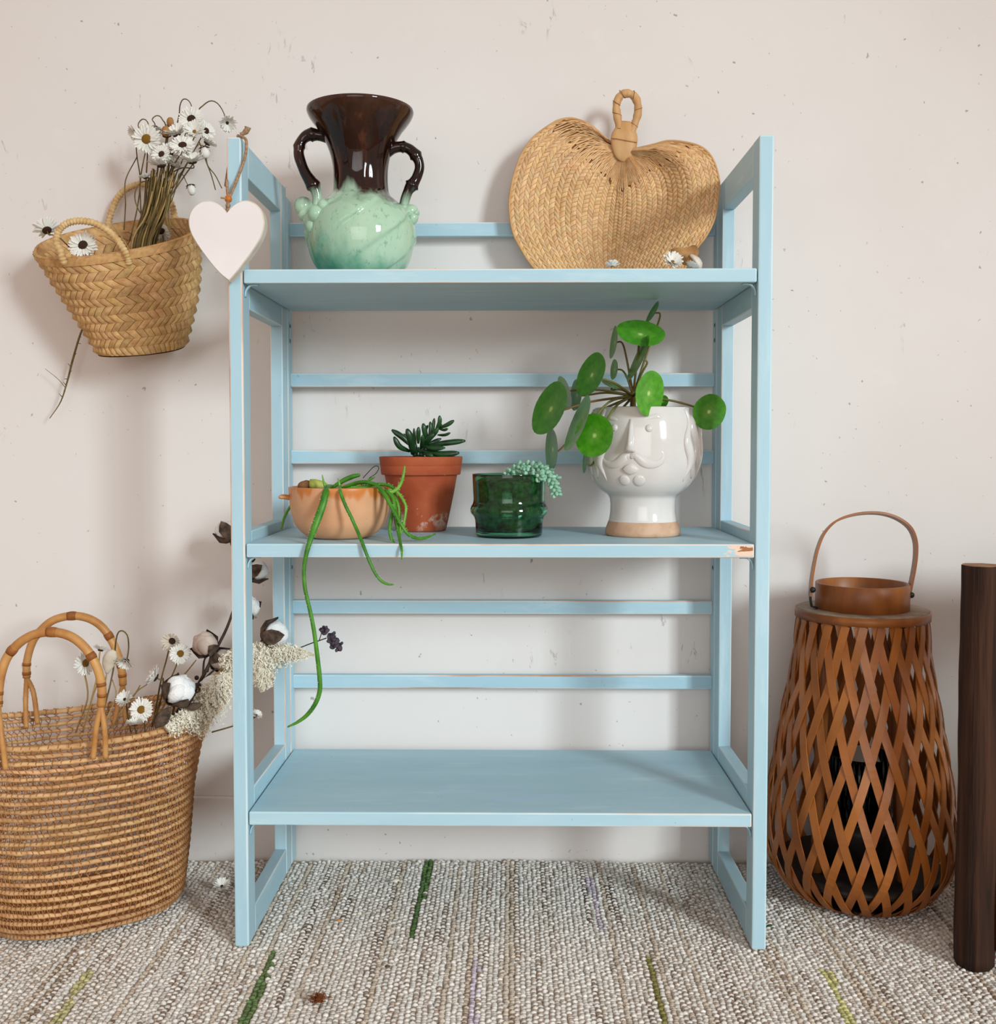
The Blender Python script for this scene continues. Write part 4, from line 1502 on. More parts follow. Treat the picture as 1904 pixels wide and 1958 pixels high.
# ================================================================== GREEN GLASS
def build_glass():
    Y = 0.118
    s = ppm(Y)
    base = V(at(973, 1000, Y).x, Y, Z2)
    t = thing('potted_sedum', 'dark green glass tumbler planted with blue-green beaded sedum on middle shelf', 'potted plant', base)
    zt = at(973, 907, Y).z - Z2
    k = lambda px: px / s
    zz = lambda y: at(973, y, Y).z - Z2
    outer = [(0.02, 0.0), (k(60), 0.0), (k(63.5), 0.003), (k(64), 0.010), (k(65), zz(995)), (k(67.5), zz(987)), (k(71), zz(983)), (k(73.5), zz(979)), (k(74), zz(974)), (k(72.5), zz(968)), (k(69), zz(961)), (k(68.2), zz(952)), (k(69), zz(935)), (k(70), zt - 0.001), (k(69.3), zt)]
    O = [(p.x, p.y) for p in spline([V(r, z, 0) for r, z in outer[2:]], 60)]
    inner = [(k(67.5), zt - 0.0004), (k(66.5), zt - 0.003), (k(65.5), zz(952)), (k(66.5), zz(966)), (k(66), zz(980)), (k(62), zz(996)), (k(60.5), 0.006), (0.001, 0.004)]
    mb = MB()
    lathe(mb, outer[:2] + O + inner, base, 80, capt=True)
    mb.build('tumbler', M['glass'], t)
    mb = MB()
    lathe(mb, [(0.001, 0.0046), (k(59.6), 0.0068), (k(61), zz(996)), (k(64.6), zz(975)), (k(64.4), zz(952)), (k(65), zz(922)), (k(50), zz(917)), (0.001, zz(915))], base, 48, capb=False)
    mb.build('soil', M['glass_soil'], t)

    def z6(x, y):
        return 860 + x / 3.173, 560 + y / 3.173
    sprigs = [[(330, 1100, 0.0), (380, 1085, -.01), (430, 1055, -.015), (470, 1075, -.02)],
              [(420, 1045, 0.0), (480, 1050, -.02), (540, 1062, -.025), (585, 1090, -.03), (615, 1135, -.032), (635, 1180, -.034), (645, 1220, -.034)],
              [(500, 1050, 0.005), (560, 1060, 0.0), (600, 1085, -.005), (640, 1125, -.01)], [(460, 1110, -.01), (520, 1115, -.03), (560, 1110, -.035)]]
    for sp in sprigs:
        P = spline([at(*z6(x, y), Y + d) for x, y, d in sp], 40)
        mb = MB()
        tube(mb, P, 0.0016, 6)
        st = mb.build('sprig', M['sedum'], t)
        mb = MB()
        ln = sum((P[i + 1] - P[i]).length for i in range(39))
        nb = int(ln / 0.0015)
        for q in range(nb):
            f = (q + 0.5) / nb * 38.9
            i = int(f)
            p = P[i].lerp(P[i + 1], f - i)
            tn = (P[min(i + 1, 39)] - P[max(i - 1, 0)]).normalized()
            d = tn.orthogonal().normalized()
            d.rotate(Quaternion(tn, q * 2.4))
            ax = (d * 0.9 + tn * 0.55).normalized()
            x = ax.orthogonal().normalized()
            y = ax.cross(x)
            ellipsoid(mb, p + ax * 0.0052, (x * 0.0029, y * 0.0029, ax * random.uniform(0.0042, 0.0054)), 8, 6)
        mb.build('bead_leaves', M['sedum'], st, kind='stuff')


build_glass()

# ================================================================== FACE PLANTER
def build_face():
    Y = 0.142
    s = ppm(Y)
    cx = at(1229, 940, Y).x
    base = V(cx, Y, Z2)
    t = thing('potted_pancake_plant', 'white glazed pot with a moustached face holding a round-leaved green plant on middle shelf', 'potted plant', base)
    zz = lambda y: at(1229, y, Y).z - Z2
    ztop = zz(781)
    pts = [(1029.5, 68), (1027, 71.5), (1020, 72), (1010, 68.5), (1001, 65), (985, 62.5), (968, 62), (957, 63.5), (951, 67), (946, 74), (940, 82), (931, 90), (920, 96), (905, 101), (885, 104), (862, 105), (838, 104.5), (815, 102), (798, 98.5), (786, 95), (781, 93)]
    z0 = zz(1018)
    conv = [(r / s, (zz(y) - zz(1029.5)) * ztop / (ztop - zz(1029.5))) for y, r in pts]
    foot = [(0.04, 0.0)] + [(r, max(z, 0.0)) for r, z in conv[:5]]
    body = [(p.x, p.y) for p in spline([V(r, z, 0) for r, z in conv[4:]], 70)]
    mb = MB()
    lathe(mb, foot, base, 80)
    mb.build('clay_foot', M['clay'], t, label='bare tan clay foot')
    inner = [(conv[-1][0] - 0.003, ztop + 0.001), (conv[-1][0] - 0.0055, ztop - 0.001), (conv[-2][0] - 0.006, ztop - 0.010), (conv[-3][0] - 0.006, ztop - 0.03)]
    b2 = [(body[0][0] + 0.0004, body[0][1] - 0.0003)] + body
    mb = MB()
    lathe(mb, b2 + inner, base, 96, capb=False, capt=True)
    pot = mb.build('pot', M['ceramic'], t)
    mb = MB()
    lathe(mb, [(0.001, ztop - 0.008), (conv[-2][0] - 0.0055, ztop - 0.012)], base, 40, capb=False)
    mb.build('soil', M['soil'], t)
    rz = np.array([p[1] for p in body]) + Z2
    rr = np.array([p[0] for p in body])

    def sp(px, py, out=0.0):
        """point of the pot surface at a pixel, and its outward normal"""
        d = ray(px, py)
        d = d / d.y
        lo, hi = Y - 0.12 - CAM.y, Y - CAM.y
        prev = lo
        hit = hi
        for i in range(241):
            tt = lo + (hi - lo) * i / 240
            p = CAM + d * tt
            R = np.interp(p.z, rz, rr)
            if (p.x - cx) ** 2 + (p.y - Y) ** 2 <= R * R:
                hit = tt
                break
        p = CAM + d * hit
        n = V(p.x - cx, p.y - Y, 0)
        e = 0.002
        sl = (np.interp(p.z + e, rz, rr) - np.interp(p.z - e, rz, rr)) / (2 * e)
        n = V(n.x, n.y, 0).normalized() - V(0, 0, sl)
        n.normalize()
        return p + n * out, n

    def f5(x, y):
        return 1100 + x / 6.75, 760 + y / 6.75

    def relief(name, pts, rad, squash=0.6, nseg=26, out=-0.0005):
        PN = [sp(*f5(x, y), out) for x, y in pts]
        path = spline([p for p, n in PN], nseg)
        ups = [Vector(v).normalized() for v in spline([n for p, n in PN], nseg)]
        mb = MB()
        tube(mb, path, [r / 6.75 / s for r in interp(rad, nseg)], 12, squash=squash, up=ups)
        return mb.build(name, M['ceramic'], pot)
    relief('moustache', [(704, 775), (760, 748), (815, 775), (880, 835), (960, 865), (1050, 858), (1115, 815), (1138, 755), (1120, 705), (1085, 690)], [30, 52, 62, 62, 58, 48, 38, 30, 24, 10], 0.42)
    relief('moustache', [(706, 770), (655, 750), (610, 785), (550, 840), (480, 868), (410, 858), (368, 822), (352, 780), (360, 765)], [30, 52, 60, 60, 54, 44, 32, 24, 10], 0.42)
    # nose: a wedge with a sharp ridge
    mb = MB()
    rows = []
    for (xl, x1, x2, xr, y, h) in ((702, 714, 724, 742, 278, 0.0015), (692, 706, 728, 752, 400, 0.005), (676, 694, 738, 764, 560, 0.0098), (650, 672, 752, 776, 672, 0.0120), (642, 662, 756, 780, 694, 0.0085), (650, 668, 750, 772, 708, 0.0)):
        a, n1 = sp(*f5(xl, y), -0.001)
        b, n2 = sp(*f5(x1, y), h)
        b2_, n2 = sp(*f5(x2, y), h)
        c, n3 = sp(*f5(xr, y), -0.001)
        rows.append([a, a.lerp(b, 0.85) + n2 * 0.0008, b, b.lerp(b2_, 0.5) + n2 * 0.0006, b2_, c.lerp(b2_, 0.85) + n2 * 0.0008, c])
    vs = [p for r in rows for p in r]
    fs = [(j * 7 + q, j * 7 + q + 1, j * 7 + q + 8, j * 7 + q + 7) for j in range(5) for q in range(6)] + [(6, 5, 4, 3, 2, 1, 0)]
    mb.add(vs, fs)
    mb.build('nose', M['ceramic'], pot)
    for (x, y, r) in ((952, 398, 48), (505, 392, 46)):
        p, n = sp(*f5(x, y), 0.0)
        q = r / 6.75 / s
        xx = n.orthogonal().normalized()
        mb = MB()
        ellipsoid(mb, p, (xx * q, n.cross(xx) * q, n * 0.0032), 18, 10)
        mb.build('eye', M['ceramic'], pot)
    for nm, P, w in (('eyebrow', [(830, 300), (900, 268), (985, 250), (1060, 240), (1105, 262)], [10, 24, 32, 36, 24]), ('eyebrow', [(565, 306), (520, 285), (460, 268), (410, 250)], [8, 24, 30, 28])):
        relief(nm, P, w, 0.45, 18)
    mb = MB()
    c, n = sp(*f5(708, 925), 0)
    dia = [(598, 918), (650, 870), (700, 845), (760, 868), (820, 925), (790, 970), (715, 1000), (640, 968)]
    ring0 = [sp(*f5(x, y), -0.001)[0] for x, y in dia]
    ring1 = [sp(*f5(708 + (x - 708) * 0.93, 925 + (y - 925) * 0.93), 0.0022)[0] for x, y in dia]
    ring2 = [sp(*f5(708 + (x - 708) * 0.72, 925 + (y - 925) * 0.72), 0.0032)[0] for x, y in dia]
    k = 8
    mb.add(ring0 + ring1 + ring2 + [c + n * 0.0035], [(j * k + i, j * k + (i + 1) % k, (j + 1) * k + (i + 1) % k, (j + 1) * k + i) for j in range(2) for i in range(k)] + [(2 * k + i, 2 * k + (i + 1) % k, 3 * k) for i in range(k)])
    mb.build('lips', M['ceramic'], pot)
    for x, y, r in ((630, 1068, 72), (822, 1072, 76)):
        p, n = sp(*f5(x, y), 0.0)
        q = r / 6.75 / s
        xx = n.orthogonal().normalized()
        mb = MB()
        ellipsoid(mb, p, (xx * q, n.cross(xx) * q, n * 0.0028), 22, 10)
        mb.build('chin_knob', M['ceramic'], pot)
    # hair locks down both sides
    for sgn in (1, -1):
        for q in range(8):
            a0 = math.radians(-44 + q * 11) if sgn > 0 else math.radians(180 + 36 - q * 11)
            path, ups, R = [], [], []
            for i in range(22):
                f = i / 21
                z = Z2 + ztop - 0.002 - f * (0.100 - 0.004 * (q % 3) - (0.02 if q > 5 else 0))
                a = a0 + 0.055 * math.sin(f * 11 + q * 1.9) * sgn
                R0 = np.interp(z, rz, rr)
                n = V(math.cos(a), math.sin(a), 0)
                path.append(V(cx, Y, z) + n * (R0 + 0.0002))
                ups.append(n)
                R.append(0.0064 * (1 - 0.35 * math.sin(f * 8 + q * 2.2)) * min(1, 4 * f + 0.4) * min(1, 3.5 * (1 - f) + 0.15))
            mb = MB()
            tube(mb, path, R, 10, squash=0.62, up=ups)
            mb.build('hair_lock', M['ceramic'], pot)
    # ---------------------------------------------------------------- plant
    def z6(x, y):
        return 860 + x / 3.173, 560 + y / 3.173
    ml = MB()
    nn, rings = 28, 7
    vs, fs = [], []
    for side, sg in ((0, 1), (1, -1)):
        off = len(vs)
        for j in range(rings + 1):
            r = j / rings
            for kk in range(nn):
                a = 2 * PI * kk / nn
                w = 1 + 0.012 * math.sin(5 * a)
                cup = 0.10 * r * r + 0.02 * math.cos(2 * a) * r * r
                th = 0.016 * math.sqrt(max(0, 1 - r ** 4)) * sg
                vs.append((r * w * math.cos(a), r * w * math.sin(a), cup - 0.05 + th))
        for j in range(rings):
            for kk in range(nn):
                q = (off + j * nn + kk, off + j * nn + (kk + 1) % nn, off + (j + 1) * nn + (kk + 1) % nn, off + (j + 1) * nn + kk)
                fs.append(q if sg > 0 else q[::-1])
    ml.add(vs, fs)
    leaf_me = ml.mesh('leaf', M['leaf'])
    stem_c = [(1110, 690, 0.0), (1112, 640, -.008), (1118, 600, -.010), (1125, 570, -.006)]
    mb = MB()
    tube(mb, spline([at(*z6(x, y), Y + d) for x, y, d in stem_c], 12), [0.0042, 0.0042, 0.0034], 8)
    mb.build('stem', M['petiole'], t)
    hub = at(*z6(1112, 625), Y - .009)
    #  cx, cy, semi-major, semi-minor, major angle (deg, image, up = 90), tilt sign (+ : far side of minor axis turned up/right), depth, base offset
    leaves = [
        (1157, 247, 147, 76, -9, 1, -.02), (1232, 118, 72, 17, 61, 1, .02), (997, 300, 100, 20, 82, 1, .0), (998, 465, 62, 22, 84, -1, .0),
        (1150, 400, 150, 26, 66, 1, -.035), (858, 497, 140, 74, 66, 1, -.055), (1210, 610, 138, 84, 84, -1, -.075), (1573, 722, 110, 97, 70, 1, -.04),
        (608, 703, 172, 88, 66, -1, -.035), (875, 865, 133, 115, 80, 1, -.10), (782, 795, 182, 42, 68, 1, -.085), (620, 950, 132, 38, 90, -1, -.02),
        (700, 605, 105, 34, 105, -1, .0), (768, 620, 95, 34, 86, 1, .0), (820, 1030, 64, 13, 88, 1, -.03), (1288, 662, 44, 34, 60, 1, -.01), (990, 565, 76, 15, -20, 1, .02),
    ]
    for i, (x, y, a, b, ang, sg, d) in enumerate(leaves):
        Yl = Y + d
        c = at(*z6(x, y), Yl)
        vd = (CAM - c).normalized()
        ex = (_R - vd * _R.dot(vd)).normalized()
        ey = vd.cross(ex) * 1.0
        if ey.z < 0:
            ey = -ey
        an = math.radians(ang)
        ma = ex * math.cos(an) + ey * math.sin(an)
        mi_ = ex * -math.sin(an) + ey * math.cos(an)
        ct = min(1.0, b / a)
        stl = math.sqrt(1 - ct * ct)
        # the stalk joins a blade from behind: tilt the blade so that the stem lies on its back
        sg = min((1, -1), key=lambda q: (vd * ct + mi_ * (stl * q)).dot(hub - c))
        n = vd * ct + mi_ * (stl * sg)
        m2 = n.cross(ma)
        r = a / 3.173 / ppm(Yl)
        mw = Matrix(((ma.x * r, m2.x * r, n.x * r, c.x), (ma.y * r, m2.y * r, n.y * r, c.y), (ma.z * r, m2.z * r, n.z * r, c.z), (0, 0, 0, 1)))
        lf = place('leaf', leaf_me, t, mw)
        # petiole from the stem to just under the blade centre
        a1 = c - n * 0.0015
        back = c - n * (0.006 if n.dot(hub - c) > 0 else 0.012)
        mid = hub.lerp(back, 0.55) + V(0, -0.004, 0.014 if z6(x, y)[1] > 790 else 0.004)
        mbp = MB()
        tube(mbp, spline([a1, back, mid, hub], 16), [0.0012, 0.0014, 0.0016, 0.002], 6)
        mbp.build('petiole', M['petiole'], t)


build_face()

# ================================================================== BAMBOO LANTERN
def build_lantern():
    Y, cx = 0.178, at(1643, 1500, 0.178).x
    base = V(cx, Y, 0.0)
    t = thing('bamboo_lantern', 'tall woven bamboo lantern with leather-brown strap handle standing right of the bookshelf', 'lantern', base)
    s = ppm(Y)
    ZT = at(1641, 1172, Y).z                     # underside level of the top plate
    prof = spline([V(0.078, 0.0015, 0), V(0.098, 0.012, 0), V(0.118, 0.034, 0), V(0.1310, 0.062, 0), V(0.1342, 0.090, 0), V(0.1315, 0.135, 0), V(0.1245, 0.190, 0), V(0.1165, 0.240, 0), V(0.1055, 0.300, 0), V(0.0965, 0.350, 0), V(0.0905, ZT - 0.006, 0)], 60)
    ln = np.r_[0, np.cumsum([(prof[i + 1] - prof[i]).length for i in range(59)])]
    ln /= ln[-1]
    pr, pz = np.array([p.x for p in prof]), np.array([p.y for p in prof])

    def pt(th, f, off):
        r = np.interp(f, ln, pr)
        z = np.interp(f, ln, pz)
        e = 0.01
        dr = np.interp(f + e, ln, pr) - np.interp(f - e, ln, pr)
        dz = np.interp(f + e, ln, pz) - np.interp(f - e, ln, pz)
        nl = math.hypot(dr, dz)
        n = V(math.cos(th) * dz / nl, math.sin(th) * dz / nl, -dr / nl)
        return base + V(r * math.cos(th), r * math.sin(th), z) + n * off, n
    N, TW = 24, math.radians(59)
    dl = 2 * PI / N
    W, TK = 0.0062, 0.0009
    for sg in (1, -1):
        for k in range(N):
            mb = MB()
            m = 44
            rings = []
            col = jit((1, 1, 1), 0.13)
            for i in range(m):
                f = i / (m - 1)
                th = k * dl + sg * TW * f + (0.0 if sg > 0 else dl * 0.5)
                ph = 2 * TW * f / dl + 0.5
                off = 0.0016 * math.cos(PI * ph) * sg
                p, n = pt(th, f, off)
                p2, _ = pt(th + sg * TW * 0.01, min(1, f + 0.01), off)
                p1, _ = pt(th - sg * TW * 0.01, max(0, f - 0.01), off)
                tn = (p2 - p1).normalized()
                b = tn.cross(n).normalized()
                w = W * (0.92 + 0.16 * f * 0) 
                rings.append([p + b * w + n * TK, p - b * w + n * TK, p - b * w - n * TK, p + b * w - n * TK])
            vs = [q for r in rings for q in r]
            fs = [(i * 4 + q, i * 4 + (q + 1) % 4, i * 4 + 4 + (q + 1) % 4, i * 4 + 4 + q) for i in range(m - 1) for q in range(4)]
            fs += [(3, 2, 1, 0), tuple((m - 1) * 4 + q for q in range(4))]
            mb.add(vs, fs, 0, col)
            mb.build('bamboo_slat', M['cane'], t, smooth=False)
    # top plate, band, collar
    mb = MB()
    R = 0.0925
    lathe(mb, [(R - 0.004, ZT - 0.004), (R - 0.001, ZT - 0.004), (R, ZT + 0.006), (R - 0.002, ZT + 0.0075), (0.066, ZT + 0.0072), (0.062, ZT + 0.0070), (0.062, ZT - 0.002)], base, 80, capb=False)
    mb.build('top_plate', M['lwood'], t, label='dusty dark wooden top plate')
    mb = MB()
    lathe(mb, [(R + 0.0003, ZT - 0.006), (R + 0.0022, ZT - 0.006), (R + 0.0022, ZT + 0.0060), (R + 0.0003, ZT + 0.0060)], base, 80, capb=False)
    mb.build('top_band', M['cane_d'], t)
    mb = MB()
    RC = 0.0660
    zc = ZT + 0.0075
    hc = 0.037
    lathe(mb, [(RC - 0.004, zc - 0.004), (RC, zc), (RC, zc + hc - 0.001), (RC - 0.001, zc + hc), (RC - 0.003, zc + hc), (RC - 0.004, zc + hc - 0.001), (RC - 0.004, zc - 0.004)], base, 80, capb=False)
    mb.build('collar', M['cane_d'], t)
    # strap handle
    hp = [(1549, 1140), (1551, 1110), (1556, 1078), (1563, 1048), (1575, 1020), (1596, 998), (1625, 986), (1658, 981), (1690, 983), (1718, 993), (1739, 1010), (1749, 1034), (1750, 1062), (1746, 1092), (1740, 1122), (1735, 1148)]
    yh = [Y - 0.012 + 0.006 * math.sin(PI * i / 15) for i in range(16)]
    path = spline([at(x, y, q) for (x, y), q in zip(hp, yh)], 64)
    cc = path[32].lerp(base, 0.35)
    mb = MB()
    rings = []
    for i, p in enumerate(path):
        a, b = path[max(0, i - 1)], path[min(63, i + 1)]
        tn = (b - a).normalized()
        wv = V(0.12, 1.0, -0.18).normalized()
        wv = (wv - tn * wv.dot(tn)).normalized()
        n = tn.cross(wv)
        w = 0.0095
        rings.append([p + wv * w + n * 0.0016, p - wv * w + n * 0.0016, p - wv * w - n * 0.0016, p + wv * w - n * 0.0016])
    mb.add([q for r in rings for q in r], [(i * 4 + q, i * 4 + (q + 1) % 4, i * 4 + 4 + (q + 1) % 4, i * 4 + 4 + q) for i in range(63) for q in range(4)] + [(3, 2, 1, 0), (252, 253, 254, 255)])
    hd = mb.build('handle', M['cane_d'], t, smooth=False)
    for i in (2, 61):
        mb = MB()
        tn = path[1] - path[0]
        ellipsoid(mb, path[i] + V(0, -0.011, 0), (V(0.0045, 0, 0), V(0, 0, 0.0045), V(0, 0.003, 0)), 10, 6)
        mb.build('rivet', M['black'], hd)
    for (x0, x1) in ((1549, 1556), (1735, 1729)):
        mb = MB()
        a = at(x0, 1146, Y - 0.012)
        sgx = 1 if x1 > x0 else -1
        tube(mb, [a + V(0, 0, 0.012), a, a + V(sgx * 0.002, 0, -0.010), a + V(sgx * 0.010, 0.0, -0.0125)], 0.0055, 8, squash=0.3, up=V(-sgx, 0, 0.2))
        mb.build('hinge_tab', M['black'], t)
    # inner frame: canes, base plate, ring, glass holder with candle
    for k in range(4):
        a = math.radians(28 + 90 * k)
        mb = MB()
        p0 = base + V(0.083 * math.cos(a), 0.083 * math.sin(a), 0.048)
        p1 = base + V(0.070 * math.cos(a), 0.070 * math.sin(a), ZT)
        tube(mb, [p0.lerp(p1, f) for f in (0, .25, .5, .75, 1)], [0.0085, 0.008, 0.0088, 0.008, 0.0085], 10)
        mb.build('inner_cane', M['cane_d'], t)
    mb = MB()
    lathe(mb, [(0.112, 0.036), (0.119, 0.040), (0.119, 0.047), (0.112, 0.050), (0.01, 0.050)], base, 64, capb=True, capt=True)
    mb.build('base_plate', M['black'], t, label='blackened base plate inside')
    mb = MB()
    lathe(mb, [(0.072, 0.0012), (0.080, 0.0012), (0.081, 0.005), (0.075, 0.007)], base, 64, capt=True)
    mb.build('bottom_ring', M['black'], t)
    mb = MB()
    lathe(mb, [(0.046, 0.0505), (0.048, 0.051), (0.050, 0.10), (0.050, 0.115), (0.047, 0.115), (0.047, 0.056)], base, 40, capt=True)
    mb.build('candle_cup', M['black'], t)
    mb = MB()
    lathe(mb, [(0.0462, 0.0575), (0.0462, 0.21), (0.0455, 0.2105), (0.0445, 0.21), (0.0445, 0.059)], base, 48, capt=True)
    mb.build('glass_cylinder', M['clear'], t)


build_lantern()

# ================================================================== LOG LANTERN at the right edge
def build_log():
    yc = -0.030
    base = V(0.640, yc, 0.0)
    t = thing('log_lantern', 'dark rough timber lantern with glass window cut off by the right edge', 'lantern', base)
    ztop = at(1860, 1082, yc - 0.01).z

    def log(name, x, y, r, z0, z1, seed, mi_top=True):
        mb = MB()
        n, m = 28, 40
        rr = random.Random(seed)
        ph = [rr.uniform(0, 6.28) for _ in range(6)]
        vs = []
        for j in range(m + 1):
            z = z0 + (z1 - z0) * j / m
            for k in range(n):
                a = 2 * PI * k / n
                q = r * (1 + 0.05 * math.sin(3 * a + ph[0]) + 0.035 * math.sin(7 * a + ph[1] + z * 5) + 0.02 * math.sin(13 * a + ph[2] + z * 9) + 0.03 * math.sin(z * 22 + ph[3] + a) + 0.012 * math.sin(z * 75 + a * 2))
                if j == m:
                    q *= 0.985
                vs.append((x + q * math.cos(a), y + q * math.sin(a), z))
        mb.add(vs, [(j * n + k, j * n + (k + 1) % n, (j + 1) * n + (k + 1) % n, (j + 1) * n + k) for j in range(m) for k in range(n)] + [tuple(range(n))[::-1]], 0)
        top = vs[m * n:]
        c = (x, y, z1)
        mb.add(top + [c], [(k, (k + 1) % n, n) for k in range(n)], 1)
        return mb.build(name, [M['log'], M['logcut']], t)
    log('corner_post', 0.6085, yc, 0.0240, -0.001, ztop, 3)
    log('corner_post', 0.790, yc, 0.0270, -0.001, ztop, 4)
    log('corner_post', 0.752, yc + 0.15, 0.0260, -0.001, ztop, 5)
    log('corner_post', 0.915, yc + 0.15, 0.0260, -0.001, ztop, 6)
    zr = (at(1900, 1270, yc).z, at(1900, 1540, yc).z)
    for ya, dx in ((yc, 0.0), (yc + 0.15, 0.135)):
        box_part('cross_rail', (0.630 + dx, ya - 0.016, zr[0]), (0.776 + dx, ya + 0.016, ztop - 0.006), [M['log'], M['logred']], t, 0.003, 2)
        box_part('cross_rail', (0.630 + dx, ya - 0.016, 0.02), (0.776 + dx, ya + 0.016, zr[1]), [M['logred'], M['log']], t, 0.003, 2)
        box_part('glass_pane', (0.632 + dx, ya - 0.0015, zr[1] - 0.004), (0.774 + dx, ya + 0.0015, zr[0] + 0.004), M['clear'], t, 0)
    box_part('base_board', (0.665, yc + 0.017, 0.03), (0.82, yc + 0.133, 0.045), [M['log'], M['log']], t, 0.002)
    mb = MB()
    lathe(mb, [(0.034, 0), (0.036, 0.002), (0.036, 0.085), (0.033, 0.088), (0.004, 0.086)], V(0.74, yc + 0.075, 0.0455), 36, capt=True)
    cd = mb.build('candle', M['cream'], t)
    mb = MB()
    tube(mb, [V(0.74, yc + 0.075, 0.131), V(0.7405, yc + 0.075, 0.142)], 0.0009, 6)
    mb.build('wick', M['black'], cd)


build_log()

# ================================================================== FLOOR BASKET
FB_c = V(-0.598, 0.122, 0)
FB_e, FB_m = V(0.857, 0.515, 0), V(-0.515, 0.857, 0)
FB_H = 0.276


def fb(u, v):
    """v 0 bottom .. 1 rim"""
    a = np.interp(v, [0, .06, .3, .6, .8, .92, 1.0], [.124, .134, .142, .150, .162, .180, .203])
    b = np.interp(v, [0, .06, .3, .6, .8, 1.0], [.104, .114, .120, .118, .112, .106])
    e = 2 / 2.5
    cu, su = math.cos(u), math.sin(u)
    cu = math.copysign(abs(cu) ** e, cu)
    su = math.copysign(abs(su) ** e, su)
    z = 0.004 + (FB_H - 0.004) * v + 0.018 * (v ** 3) * (cu * cu - 0.5)
    return FB_c + FB_e * (a * cu) + FB_m * (b * su) + V(0, 0, z)


def build_floor_basket():
    t = thing('floor_basket', 'large open-weave brown rattan basket with two hoop handles on rug at left', 'basket', FB_c)
    NR, NU = 25, 116
    us = [2 * PI * i / NU for i in range(NU)]
    for j in range(NR):
        v = (j + 0.5) / NR
        mb = MB()
        P = [fb(u, v) + V(0, 0, random.uniform(-.0006, .0006)) for u in us]
        R = [0.0029 * (1 + 0.15 * math.sin(i * 0.9 + j * 2)) for i in range(NU)]
        if j == NR - 1:
            R = [0.0042] * NU
        tube(mb, P, R, 6, closed=True, col=jit((1, 1, 1), 0.14))
        mb.build('rod', M['rod'], t)
    mb = MB()
    for i in range(NU):
        for sg in (1, -1):
            path = []
            ph = random.uniform(-.2, .2)
            for j in range(NR * 2 + 1):
                v = min(1.0, j / (2 * NR) + 0.004)
                u = us[i] + (0.010 * sg * (1 if (j // 2) % 2 else -1)) + ph * 0.01
                p = fb(u, v)
                c = V(FB_c.x, FB_c.y, p.z)
                n = (p - c).normalized()
                on = (j % 2 == 1)
                path.append(p + n * (0.0034 * sg if on else 0.0006 * sg))
            tube(mb, path, 0.00062, 4, caps=False)
    mb.build('lashing', M['wrap'], t, kind='stuff')
    # rim lashing
    mb = MB()
    for i in range(NU):
        p, q = fb(us[i], 1 - 0.5 / NR), fb(us[i] + 0.02, 1 - 0.5 / NR)
        c = V(FB_c.x, FB_c.y, p.z)
        n = (p - c).normalized()
        ring = [p + n * (math.cos(a) * 0.0046) + V(0, 0, 1) * (math.sin(a) * 0.0046) + (q - p) * (a / 9) for a in np.linspace(0, 2 * PI, 9)]
        tube(mb, ring, 0.0008, 4, caps=False)
    mb.build('rim_lashing', M['wrap'], t, kind='stuff')
    mb = MB()
    vs = [fb(u, 0.0) + V(0, 0, 0.0015) for u in us] + [V(FB_c.x, FB_c.y, 0.0035)]
    mb.add(vs, [(i, (i + 1) % NU, NU) for i in range(NU)])
    mb.build('basket_bottom', M['wrap'], t)
    # handles
    for arch, feet in (
        ([(193, 1350, .006), (195, 1322, .004), (190, 1290, .002), (179, 1263, .0), (162, 1238, .0), (139, 1219, .0), (113, 1210, .0), (85, 1209, .0), (58, 1216, .0), (33, 1233, .0), (13, 1258, .0), (2, 1290, -.002), (-3, 1325, -.004), (-4, 1352, -.006)],
         [[(193, 1350, .006), (184, 1392, .004), (178, 1450, .012)], [(193, 1350, .006), (200, 1395, .006), (202, 1449, .016)],
          [(-4, 1352, -.006), (2, 1400, -.03), (11, 1470, -.030)], [(-4, 1352, -.006), (-12, 1420, -.03), (-10, 1480, -.034)]]),
        ([(235, 1310, .205), (233, 1285, .203), (226, 1254, .20), (213, 1224, .198), (196, 1200, .196), (175, 1185, .194), (150, 1178, .192), (125, 1179, .19), (100, 1187, .188), (80, 1203, .186), (65, 1222, .184), (56, 1245, .182), (51, 1270, .18), (51, 1296, .18)],
         [[(235, 1310, .205), (226, 1345, .205), (218, 1385, .200)], [(235, 1310, .205), (238, 1345, .21), (240, 1380, .204)],
          [(51, 1296, .18), (49, 1340, .18), (50, 1392, .165)], [(51, 1296, .18), (64, 1325, .182), (72, 1384, .168)]])):
        P = spline([at(*p) for p in arch], 60)
        mb = MB()
        tube(mb, P, [0.0056, 0.006, 0.006, 0.006, 0.0056], 10)
        hd = mb.build('handle', M['rattan'], t)
        for i, j in ((3, 4), (6, 7), (14, 16), (28, 31), (42, 44), (54, 55), (57, 58)):
            mb = MB()
            tube(mb, P[i:j + 1], [0.0063, 0.0069, 0.0069, 0.0063], 10)
            mb.build('binding', M['rattan_d'], hd)
        for ft in feet:
            mb = MB()
            Q = spline([at(*p) for p in ft], 22)
            tube(mb, Q, [0.0036 + 0.0003 * (i % 2) for i in range(22)], 8)
            mb.build('handle_foot', M['rattan'], hd)


build_floor_basket()

